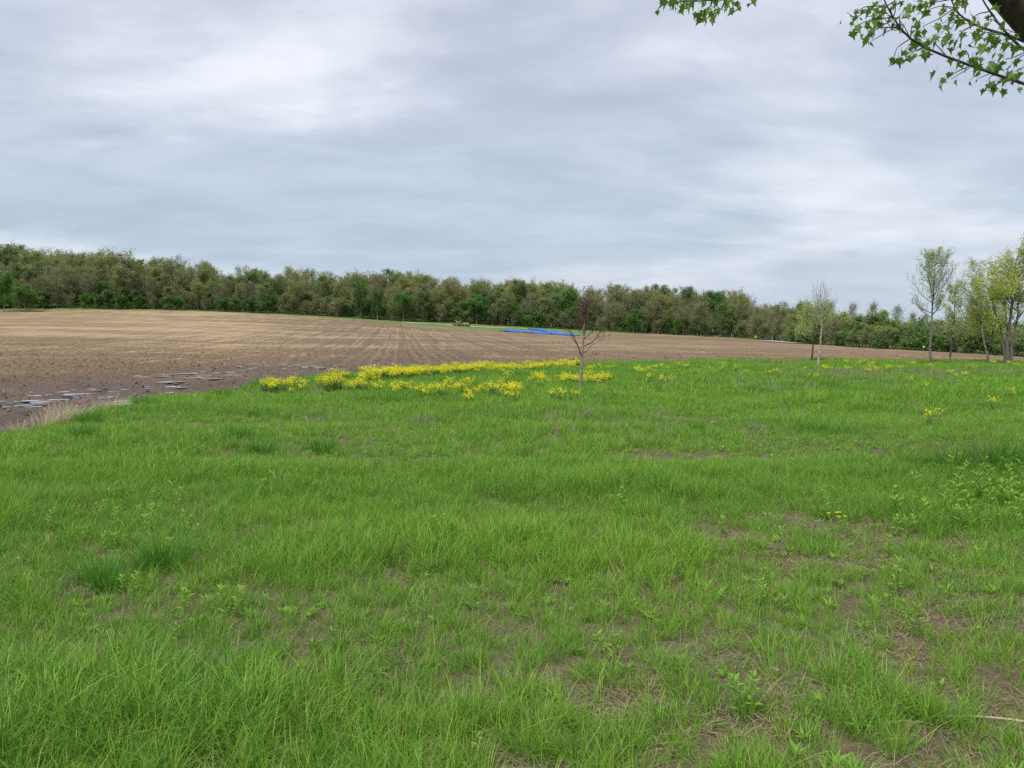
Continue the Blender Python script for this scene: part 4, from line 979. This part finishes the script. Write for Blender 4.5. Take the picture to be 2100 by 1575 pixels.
# bare sapling among the flowers
YS = gy(797)
px_tree('bare_sapling', 'bare young sapling with grey trunk and withered reddish top among yellow flowers', 1190, 796, YS,
  [([(1190,796),(1191.5,765),(1193,740),(1195,715),(1197,690),(1198,668),(1199,645),(1200,632)], .052, .008, .1),
   ([(1193,728),(1188,714),(1182,700),(1173,684),(1164,672),(1156,664)], .024, .006, -.4),
   ([(1199,706),(1212,701),(1221,694),(1228,684),(1234,678)], .020, .008, .3),
   ([(1196,722),(1206,714),(1217,702),(1229,698),(1238,691),(1240,684),(1236,680)], .010, .004, -.3),
   ([(1198,692),(1208,683),(1217,676),(1224,668),(1228,660),(1232,656)], .013, .005, .5),
   ([(1195,730),(1206,729),(1216,726),(1223,725)], .007, .003, .2),
   ([(1194,733),(1182,736),(1172,738)], .006, .003, .1),
   ([(1198,676),(1191,668),(1184,654),(1181,638),(1182,624)], .014, .004, .1),
   ([(1199,672),(1207,662),(1214,650),(1217,634),(1216,620)], .014, .004, -.1),
   ([(1199,660),(1196,645),(1191,630),(1192,616)], .011, .003, .25),
   ([(1200,655),(1205,640),(1208,628),(1209,614)], .011, .003, -.2),
   ([(1198,683),(1186,676),(1180,668),(1174,664)], .010, .003, .2),
   ([(1199,664),(1200,640),(1201,618),(1200,604)], .010, .003, .05)],
  71, 'bark_sap', 'twig_dark',
  {0: [LV(24, (.58, .97), (20, 50), .36, .7, rmin=.006), LV(5, (.2, 1), (20, 50), .4, .3, rmin=.005)],
   1: [LV(7, (.3, 1), (25, 60), .28, .3), LV(2, (.3, 1), (20, 50), .4)], 2: [LV(5, (.4, 1), (25, 60), .26, .4), LV(2, (.3, 1), (20, 50), .4)],
   3: [LV(6, (.4, 1), (25, 60), .25, .1), LV(2, (.3, 1), (20, 50), .4)], 4: [LV(8, (.2, 1), (25, 60), .32, .4), LV(3, (.3, 1), (20, 50), .4)],
   5: [LV(4, (.4, 1), (25, 60), .15, .1)], 6: [LV(3, (.4, 1), (25, 60), .14, .1)],
   7: [LV(10, (.1, 1), (20, 50), .3, .6), LV(3, (.2, 1), (20, 50), .4)], 8: [LV(10, (.1, 1), (20, 50), .3, .6), LV(3, (.2, 1), (20, 50), .4)],
   9: [LV(8, (.2, 1), (20, 50), .26, .6), LV(3, (.2, 1), (20, 50), .4)], 10: [LV(8, (.2, 1), (20, 50), .26, .6), LV(3, (.2, 1), (20, 50), .4)],
   11: [LV(6, (.2, 1), (20, 50), .22, .5), LV(2, (.2, 1), (20, 50), .4)], 12: [LV(9, (.1, 1), (15, 40), .26, .6), LV(3, (.2, 1), (20, 50), .4)]}, 1.0, 'dead_leaf', 3, .045, .02)
# white-barked birch with a bare fan of twigs
px_tree('birch_tree', 'slim white-barked birch with a bare upswept fan of twigs', 1677, 752, 39.5,
  [([(1677,752),(1679,732),(1682,708),(1684,685),(1685.5,660),(1684.5,632),(1683,612),(1682,594)], .058, .008, .2),
   ([(1685,668),(1679,648),(1673,628),(1668,606)], .02, .005, .3), ([(1685,664),(1691,646),(1695,626),(1697,604)], .02, .005, -.3),
   ([(1685,650),(1680,632),(1676,614),(1674,599)], .018, .004, -.4), ([(1685,646),(1689,630),(1692,612),(1692,598)], .018, .004, .4),
   ([(1685,660),(1700,648),(1708,634),(1712,622)], .015, .004, .2), ([(1684,665),(1668,655),(1660,640),(1655,626)], .015, .004, .1)],
  72, 'birch', 'twig_pale', {0: [LV(14, (.45, .97), (20, 40), .8, .7), LV(4, (.2, 1), (15, 40), .4, .3)], **{i: [LV(9, (.15, 1), (15, 38), .55, .6), LV(3, (.2, 1), (15, 40), .4)] for i in range(1, 7)}}, 1.0, 'f_spring', 1, .05, .03)
def crown_tree(name, label, u, v, Y, stems, seed, barkm, twigm, L, spec, leafm, per, lsize, spread=.08):
    return px_tree(name, label, u, v, Y, stems, seed, barkm, twigm, spec, L, leafm, per, lsize, spread)
crown_tree('round_tree', 'small yellow-green round tree with slender dark trunk beside the birch', 1664, 741, 46,
  [([(1664,741),(1666,722),(1668.5,702),(1670,680),(1671,662),(1671,650)], .06, .012, .2)], 73, 'bark_dark', 'bark_grey', .95,
  [LV(22, (.50, .98), (45, 88), lambda t: 1.15-.55*abs(t-.7), .25), LV(7, (.2, 1), (25, 60), .42), LV(4, (.2, 1), (25, 60), .45)], 'f_spring', 9, .10, .10)
crown_tree('tall_young_tree', 'tallest slender young tree with open airy crown of new leaves', 1909, 752, 40,
  [([(1909,752),(1907.5,725),(1908,695),(1910.5,662),(1912,636),(1914,605),(1916,570),(1917,545),(1917.5,525)], .072, .008, .2)], 74, 'bark_grey', 'bark_grey', 1.0,
  [LV(34, (.42, .98), (50, 78), lambda t: 1.7*(1-(max(t-.5, 0)/.5)**1.3*.78) if t > .5 else 1.15, .55, .07, k=5), LV(9, (.15, 1), (25, 55), .36, .6), LV(4, (.2, 1), (20, 50), .45, .4)], 'f_spring', 3, .075, .06)
crown_tree('leaning_tree', 'small leaning tree with dark trunk between the tallest young tree and the crossed pair', 1946, 742, 45,
  [([(1946,742),(1949,726),(1952,708),(1956,680),(1958,650),(1958,620),(1957,592)], .07, .008, .3)], 75, 'bark_dark', 'bark_grey', 1.0,
  [LV(24, (.30, .98), (35, 75), lambda t: 1.35-.9*t, .5), LV(7, (.2, 1), (25, 55), .42, .4), LV(4, (.2, 1), (20, 50), .45)], 'f_spring', 6, .08, .07)
crown_tree('pale_leaning_tree', 'pale-trunked tree leaning across its darker neighbour', 2031, 745, 43,
  [([(2031,745),(2024,722),(2018,700),(2014,672),(2012,648),(2004,625),(1994,608),(1988,596)], .06, .012, -.5),
   ([(2012,650),(2014,625),(2010,600),(2004,575),(1998,556)], .03, .008, .2), ([(2013,660),(2000,640),(1990,625),(1982,615)], .016, .005, .3)], 76, 'birch', 'bark_grey', 1.0,
  {0: [LV(16, (.45, .98), (25, 65), .85, .4), LV(6, (.2, 1), (25, 55), .42, .3), LV(4, (.2, 1), (20, 50), .45)], 1: [LV(16, (.1, .98), (25, 55), .75, .5), LV(6, (.2, 1), (25, 55), .42, .3), LV(4, (.2, 1), (20, 50), .45)], 2: [LV(8, (.2, .98), (25, 55), .5, .5), LV(5, (.2, 1), (25, 55), .42, .3)]}, 'f_spring', 6, .075, .07)
crown_tree('dark_crossed_tree', 'dark-trunked tree crossing behind the pale leaning trunk', 2023, 743, 44.5,
  [([(2023,743),(2026,725),(2031,705),(2036,685),(2036,660),(2038,635),(2040,612)], .07, .015, .4), ([(2031,705),(2020,685),(2014,668),(2012,655)], .03, .008, .3)], 77, 'bark_dark', 'bark_grey', 1.0,
  [LV(20, (.35, .98), (30, 75), lambda t: 1.2-.5*t, .35), LV(6, (.2, 1), (25, 55), .42, .3), LV(4, (.2, 1), (20, 50), .45)], 'f_willow', 7, .085, .08)
crown_tree('multi_stem_tree', 'largest multi-stemmed yellow-green tree with broad spreading crown', 2068, 754, 40.5,
  [([(2068,754),(2066,728),(2064,705),(2069,680),(2072,655),(2076,625),(2073,600),(2080,572),(2082,545),(2086,525)], .12, .015, .3),
   ([(2064,752),(2060,730),(2056,700),(2052,675),(2044,650),(2037,625),(2030,600),(2020,580)], .07, .014, -.5),
   ([(2073,752),(2075,728),(2074,705),(2082,675),(2088,645),(2088,620),(2086,598),(2078,575),(2066,560)], .075, .014, .5),
   ([(2078,668),(2092,650),(2106,630),(2122,610),(2135,585)], .05, .012, .3),
   ([(2066,690),(2064,660),(2060,630),(2058,600),(2052,570),(2048,548)], .045, .010, .8),
   ([(2082,640),(2070,622),(2062,608),(2054,602)], .03, .010, -.6),
   ([(2088,625),(2100,600),(2108,570),(2112,540),(2110,515)], .04, .010, -.3)], 78, 'bark_grey', 'bark_grey', 1.0,
  {0: [LV(16, (.5, .98), (30, 65), .95, .35), LV(6, (.2, 1), (25, 60), .42, .2), LV(4, (.2, 1), (20, 50), .45)],
   **{i: [LV(15, (.35, .98), (30, 70), .85, .35), LV(6, (.2, 1), (25, 60), .42, .1), LV(4, (.2, 1), (20, 50), .45)] for i in range(1, 7)}}, 'f_willow', 6, .085, .09)

# ------------------------------------------------------------------ things at the far side of the field
def m_tarp(g):
    n = g.noise(1.2, 3); g.surf(g.mix(n, (0.006, 0.095, 0.36), (0.012, 0.14, 0.47)), .4, .4, g.bump(n, .4, .1))
MAT['tarp'] = material('blue_plastic_tarp', m_tarp)
MAT['tarp_faded'] = material('faded_blue_tarp', lambda g: g.surf(g.mix(g.noise(1.0, 3), (0.06, 0.20, 0.42), (0.14, 0.28, 0.48)), .5, .3))
def tarp(path, width, height, mat, label, seed):
    """long sheet draped over a low ridge, edges lying on the ground"""
    rng = np.random.default_rng(seed); pts = np.array([gp(u, Y) for u, Y in path]); n = 40; t = np.linspace(0, len(pts)-1, n)
    P = np.stack([np.interp(t, np.arange(len(pts)), pts[:, k]) for k in (0, 1)], 1); d = np.gradient(P, axis=0); d /= np.linalg.norm(d, axis=1)[:, None]; nr = np.stack([-d[:, 1], d[:, 0]], 1)
    s = np.linspace(-.5, .5, 13); e = np.minimum(1, np.minimum(np.arange(n), n-1-np.arange(n))/4.0)
    V = P[:, None] + nr[:, None]*s[None, :, None]*width*(0.75+.25*e[:, None, None])*(0.9+.2*rng.random((n, 1, 1)))
    Z = ground_h(V[..., 0].ravel(), V[..., 1].ravel()).reshape(n, 13)
    prof = np.cos(s*math.pi)**.7
    Z = Z + height*prof[None]*(.35+.65*e[:, None])*(0.85+.3*vnoise(t[:, None]*6+s[None]*0, s[None]*3+t[:, None]*0, seed)) + rng.normal(size=(n, 13))*.05
    Z[:, 0] = Z[:, 0]+.15; Z[:, -1] += .15
    b = np.array([P[n//2, 0], P[n//2, 1], gh(*P[n//2])]); top = np.concatenate([V, Z[..., None]], -1)-b; bot = top-np.array([0, 0, .04])
    i = np.arange(n-1)[:, None]*13; j = np.arange(12)[None]; f = np.stack([i+j, i+13+j, i+14+j, i+j+1], -1).reshape(-1, 4)
    mb = MB(); mb.add(top.reshape(-1, 3), f); mb.add(bot.reshape(-1, 3), f[:, ::-1])
    return tag(obj('tarp', mb.mesh('tarp', mat, True), loc=b), label, 'tarp')
tarp([(1029, 187), (1080, 178), (1130, 170), (1184, 163)], 2.6, .5, MAT['tarp'], 'long bright blue tarp draped over a low ridge at the field edge', 1)
tarp([(1086, 232), (1118, 214), (1150, 186)], 2.2, .5, MAT['tarp'], 'shorter blue tarp lying at an angle behind the long blue tarp', 2)
tarp([(1122, 205), (1140, 195), (1154, 184)], 1.6, .4, MAT['tarp_faded'], 'faded grey-blue tarp fold between the two blue tarps', 3)
def brush_pile():
    rng = np.random.default_rng(9); Y = 221; X = (945-CX)/FPX*Y; b = (X, Y, gh(X, Y)); o = thing('brush_pile', 'heap of cut logs and brush beside the gravel track', 'brush pile', b)
    lm = [bark('cut_log_bark', (0.11, 0.075, 0.055), (0.24, 0.17, 0.125), 6), bark('pale_log_wood', (0.42, 0.35, 0.27), (0.58, 0.5, 0.4), 6)]
    for q in range(46):
        L = rng.uniform(1.2, 3.4); a = rng.normal()*.5 + (math.pi if rng.random() < .5 else 0); tilt = rng.normal()*.25; c = np.array([rng.uniform(-1.9, 1.9), rng.normal()*.5, 0]); c[2] = .12+max(0, 1.0-.42*abs(c[0]))*rng.random()
        if q > 40: tilt = 1.1; L *= .7; c[2] = .9
        d = np.array([math.cos(a)*math.cos(tilt), math.sin(a)*math.cos(tilt), math.sin(tilt)]); r = rng.uniform(.06, .17)*(0.45 if q > 30 else 1)
        p = np.array([c-d*L/2, c, c+d*L/2]); p[1] += rng.normal(size=3)*.05; p[:, 2] = np.maximum(p[:, 2], r*.6)
        mb = MB(); mb.tube(p, [r, r*.95, r*.8], 7); obj('log', mb.mesh('log', lm[1 if q % 7 == 0 or q > 40 else 0], True), o)
brush_pile()
def marker(u, v, dD, h, w, matn, name, label, cat):
    Y = float(curve(DU, u))+dD; X = (u-CX)/FPX*Y; o = thing(name, label, cat, (X, Y, gh(X, Y)))
    mb = MB(); mb.tube([(0, 0, -.1), (0, 0, h)], [.05, .05], 6); obj('post', mb.mesh('post', MAT['bark_grey'], False), o)
    if w:
        mb = MB(); a, t = w/2, .02; V = [(x, y, z) for y in (-t-.055, -.055) for x, z in ((-a, h-w), (a, h-w), (a, h), (-a, h))]
        mb.add(V, [[0, 1, 2, 3], [7, 6, 5, 4], [0, 4, 5, 1], [1, 5, 6, 2], [2, 6, 7, 3], [3, 7, 4, 0]]); obj('panel', mb.mesh('panel', matn), o)
MAT['yellow_paint'] = material('yellow_paint', lambda g: g.surf(g.mix(g.noise(8, 2), (0.75, 0.48, 0.02), (0.82, 0.55, 0.04)), .5, .3))
MAT['white_paint'] = material('white_paint', lambda g: g.surf(g.mix(g.noise(8, 2), (0.7, 0.7, 0.68), (0.8, 0.8, 0.78)), .5, .3))
marker(1549, 688, -2.5, 1.1, .55, MAT['yellow_paint'], 'marker_sign', 'small yellow marker board at the foot of the brown wood', 'sign')
marker(1893, 712, -1.5, .8, .28, MAT['white_paint'], 'marker_post', 'small white marker post at the foot of the hedgerow', 'post')

# ------------------------------------------------------------------ the maple that overhangs the meadow
MAT['maple_bark'] = bark('maple_bark', (0.035, 0.028, 0.022), (0.10, 0.085, 0.068), 14)
MAT['maple_leaf'] = foliage('maple_leaves', (0.12, 0.24, 0.03), (0.20, 0.33, 0.045), (0.16, 0.29, 0.035), .45, 5, .45, .35)
def leaf_mesh(seed):
    rng = np.random.default_rng(seed)
    lob = [(-90, .10), (-62, .34), (-30, .50), (-8, .33), (12, .72), (30, .42), (50, .52), (66, .46), (90, 1.0), (114, .46), (130, .52), (150, .42), (168, .72), (188, .33), (210, .50), (242, .34)]
    V = [(0, .05, 0)]
    for a, r in lob:
        a = math.radians(a); r *= rng.uniform(.9, 1.1); V.append((math.cos(a)*r*.62, math.sin(a)*r*.62+.12, 0))
    V = np.array(V); fold, curl = rng.uniform(.15, .5), rng.uniform(-.35, .25); V[:, 2] = np.abs(V[:, 0])*fold + curl*V[:, 1]**2 + rng.normal(size=len(V))*.02
    n = len(lob); mb = MB(); mb.add(V, None, [[0, 1+q, 1+(q+1) % n] for q in range(n)])
    mb.tube([(0, -.42, .10), (0, -.2, .02), (0, .05, 0)], [.012, .011, .012], 3, False)
    return mb.mesh('leaf', MAT['maple_leaf'], True)
def maple():
    rng = np.random.default_rng(61); YM = 6.0
    bx, by = 5.35, 6.3; b = np.array([bx, by, gh(bx, by)])
    o = thing('maple_tree', 'overhanging maple with dark limb and lobed green leaves', 'tree', b)
    W = lambda u, v, Y: at(u, v, Y)-b
    mb = MB(); tp = np.array([(0, 0, -.2), (.02, 0, .5), (-.02, .02, 1.6), (0, .05, 2.6), (.05, .05, 3.8), (.1, 0, 6.0), (.0, .1, 8.5)]); mb.tube(tp, [.30, .24, .21, .20, .17, .13, .06], 12); obj('trunk', mb.mesh('trunk', MAT['maple_bark'], True), o)
    LEAF = [leaf_mesh(700+i) for i in range(7)]
    # the heavy limb leaves the trunk and crosses the upper corner of the view
    limb = np.array([(0, .03, 2.5), W(2230, 150, 6.2), W(2130, 62, 6.1), W(2075, 5, 6.0), W(2020, -60, 5.9), W(1930, -170, 5.8), W(1800, -260, 5.7), W(1650, -320, 5.6)])
    mb = MB(); mb.tube(limb, [.17, .14, .118, .105, .095, .075, .05, .02], 10); lo = obj('limb', mb.mesh('limb', MAT['maple_bark'], True), o)
    def up(P, n=14):
        P = np.array(P); t = np.linspace(0, len(P)-1, n); Q = np.stack([np.interp(t, np.arange(len(P)), P[:, k]) for k in range(3)], 1); Q[1:-1] = .25*Q[:-2]+.5*Q[1:-1]+.25*Q[2:]; return Q
    brs = []
    def branch(P, r0, r1):
        P = up(P); mb = MB(); mb.tube(P, np.linspace(r0, r1, len(P)), 6); q = obj('branch', mb.mesh('branch', MAT['maple_bark'], True), o); brs.append((q, P)); return q
    branch([(.0, .03, 2.35), W(2250, 235, 6.1), W(2170, 195, 6.0), W(2100, 171, 5.95), W(2030, 150, 5.9), W(1965, 124, 5.85), W(1903, 104, 5.8), W(1860, 77, 5.75), W(1839, 50, 5.7), W(1822, 20, 5.7), W(1808, -12, 5.7)], .014, .0045)
    branch([W(2230, 150, 6.2), W(2160, 110, 6.3), W(2100, 84, 6.3), W(2055, 68, 6.3), W(2010, 57, 6.3), W(1975, 39, 6.3), W(1955, 15, 6.3), W(1945, -20, 6.3)], .014, .004)
    branch([W(2200, 140, 6.2), W(2130, 120, 5.6), W(2100, 104, 5.55), W(2071, 76, 5.5), W(2045, 45, 5.5), W(2021, 10, 5.5), W(2005, -20, 5.5)], .012, .004)
    branch([W(1800, -260, 5.7), W(1700, -150, 5.8), W(1600, -60, 5.9), W(1530, -14, 5.9), W(1470, 1, 5.9), W(1400, 3, 5.9), W(1372, 8, 5.9)], .012, .003)
    Z = lambda x, y: (1350+x/2.8, y/2.8)
    CL = [(1135,75),(1130,150),(1130,105),(1200,95),(1240,160),(1190,215),(1225,235),(1265,30),(1255,85),(1295,100),(1320,180),(1350,95),(1385,115),(1360,20),(1465,45),(1480,85),(1460,145),(1490,210),(1420,65),(1555,215),(1550,270),(1430,290),(1350,335),(1400,320),(1445,325),(1505,305),(1520,150),(1635,135),(1660,210),(1620,200),(1700,250),(1780,260),(1740,185),(1710,320),(1640,450),(1680,455),(1760,420),(1840,450),(1830,340),(1800,325),(1900,490),(1950,480),(1910,370),(1935,378),(1800,110),(1730,100),(1640,40),(1550,20),(1700,20),(1760,20),(1880,120),(1900,200),(1950,170),(1960,290),(2000,170),(2040,260),(2035,360),(2080,400),(2070,490),(2010,430),(1910,65),(1990,340),(1880,250),(1860,200),(1980,230),(2060,180),(2140,300),(2160,420),(2180,200),(1500,-15),(1600,-25),(1300,-20),(1830,-10)]
    CL2 = [(70,20),(130,35),(120,12),(230,20),(260,40),(250,95),(300,60),(365,60),(385,20),(405,8),(310,100),(330,12),(555,10),(60,-10),(450,-12),(180,-15)]
    cnt = 0; twigs = {}
    for x, y in CL2+CL:
        u, v = Z(x, y); best = None
        for q, P in (brs[3:] if x < 700 else brs[:3]):
            S = P + b; # nearest point on the branch in the picture, twig then runs in space
            us = CX+FPX*S[:, 0]/S[:, 1]; vs = CY - FPX*np.tan(np.arctan2(S[:, 2]-EYE, S[:, 1]) + PITCH)
            dd = (us-u)**2 + (vs-v)**2 + np.where(us < u, 900, 0); i = int(np.argmin(dd))
            if best is None or dd[i] < best[0]: best = (dd[i], q, P, i)
        _, q, P, i = best; Yc = (P[i]+b)[1] + rng.normal()*.16; c = W(u, v, Yc)
        pts = up([P[i], .5*(P[i]+c)+rng.normal(size=3)*.03+np.array([0, 0, .03]), c], 7)
        mb = MB(); mb.tube(pts, np.linspace(.0045, .0022, 7), 4, False); obj('twig', mb.mesh('twig', MAT['maple_bark'], True), q)
        for k in range(int(rng.integers(3, 5)) if cnt < 292 else 0):
            if cnt >= 298: break
            p = c + rng.normal(size=3)*np.array([.035, .035, .03]); s = rng.uniform(.045, .118)
            l = obj('leaf', LEAF[int(rng.integers(0, 7))], q, p, (-1.0+rng.normal()*.5, rng.normal()*.45, rng.normal()*.9), (s,)*3); cnt += 1
    # the rest of the crown, above and beside the view
    cp = rng.normal(size=(2300, 3)); cp /= np.linalg.norm(cp, axis=1)[:, None]; cp *= (rng.uniform(.45, 1, len(cp))**.6)[:, None]*np.array([3.1, 3.1, 2.6]); cp += np.array([.3, -.2, 6.6])
    w = cp+b; uu = CX+FPX*w[:, 0]/np.maximum(w[:, 1], .1); vv = VH - FPX*(w[:, 2]-EYE)/np.maximum(w[:, 1], .1)
    cp = cp[(uu > 2160) | (vv < -90) | (w[:, 1] < .4)]
    V, F = [], []; n0 = 0; src = LEAF[0]; sv = np.array([q.co for q in src.vertices]); sf = [tuple(p.vertices) for p in src.polygons if len(p.vertices) == 3]
    for p in cp:
        a, e = rng.uniform(0, 6.28), rng.normal(size=2)*.6; ca, sa = math.cos(a), math.sin(a); M = np.array([[ca, -sa, 0], [sa, ca, 0], [0, 0, 1]]) @ np.array([[1, 0, 0], [0, math.cos(e[0]), -math.sin(e[0])], [0, math.sin(e[0]), math.cos(e[0])]])
        V.append(sv[:17] @ M.T*rng.uniform(.08, .14)+p); F.append(np.array(sf)+n0); n0 += 17
    mb = MB(); mb.add(np.concatenate(V), None, np.concatenate(F)); tag(obj('crown', mb.mesh('crown', MAT['maple_leaf']), o), kind='stuff')
    for q in range(16):
        a = q*2.4; h = 3.2+q*.28; p0 = np.array([0, .05, h]); d = np.array([math.cos(a), math.sin(a), .7])
        P = bend(rng, p0, d, rng.uniform(1.8, 2.8), 5, .3, .1); wv = P+b; u1 = CX+FPX*wv[:, 0]/np.maximum(wv[:, 1], .1); v1 = VH-FPX*(wv[:, 2]-EYE)/np.maximum(wv[:, 1], .1)
        if ((u1 < 2140) & (v1 > -60) & (wv[:, 1] > .3)).any(): continue
        mb = MB(); mb.tube(P, np.linspace(.07, .012, 6), 6, False); obj('branch', mb.mesh('branch', MAT['maple_bark'], True), o)
    print('maple leaves', cnt)
maple()
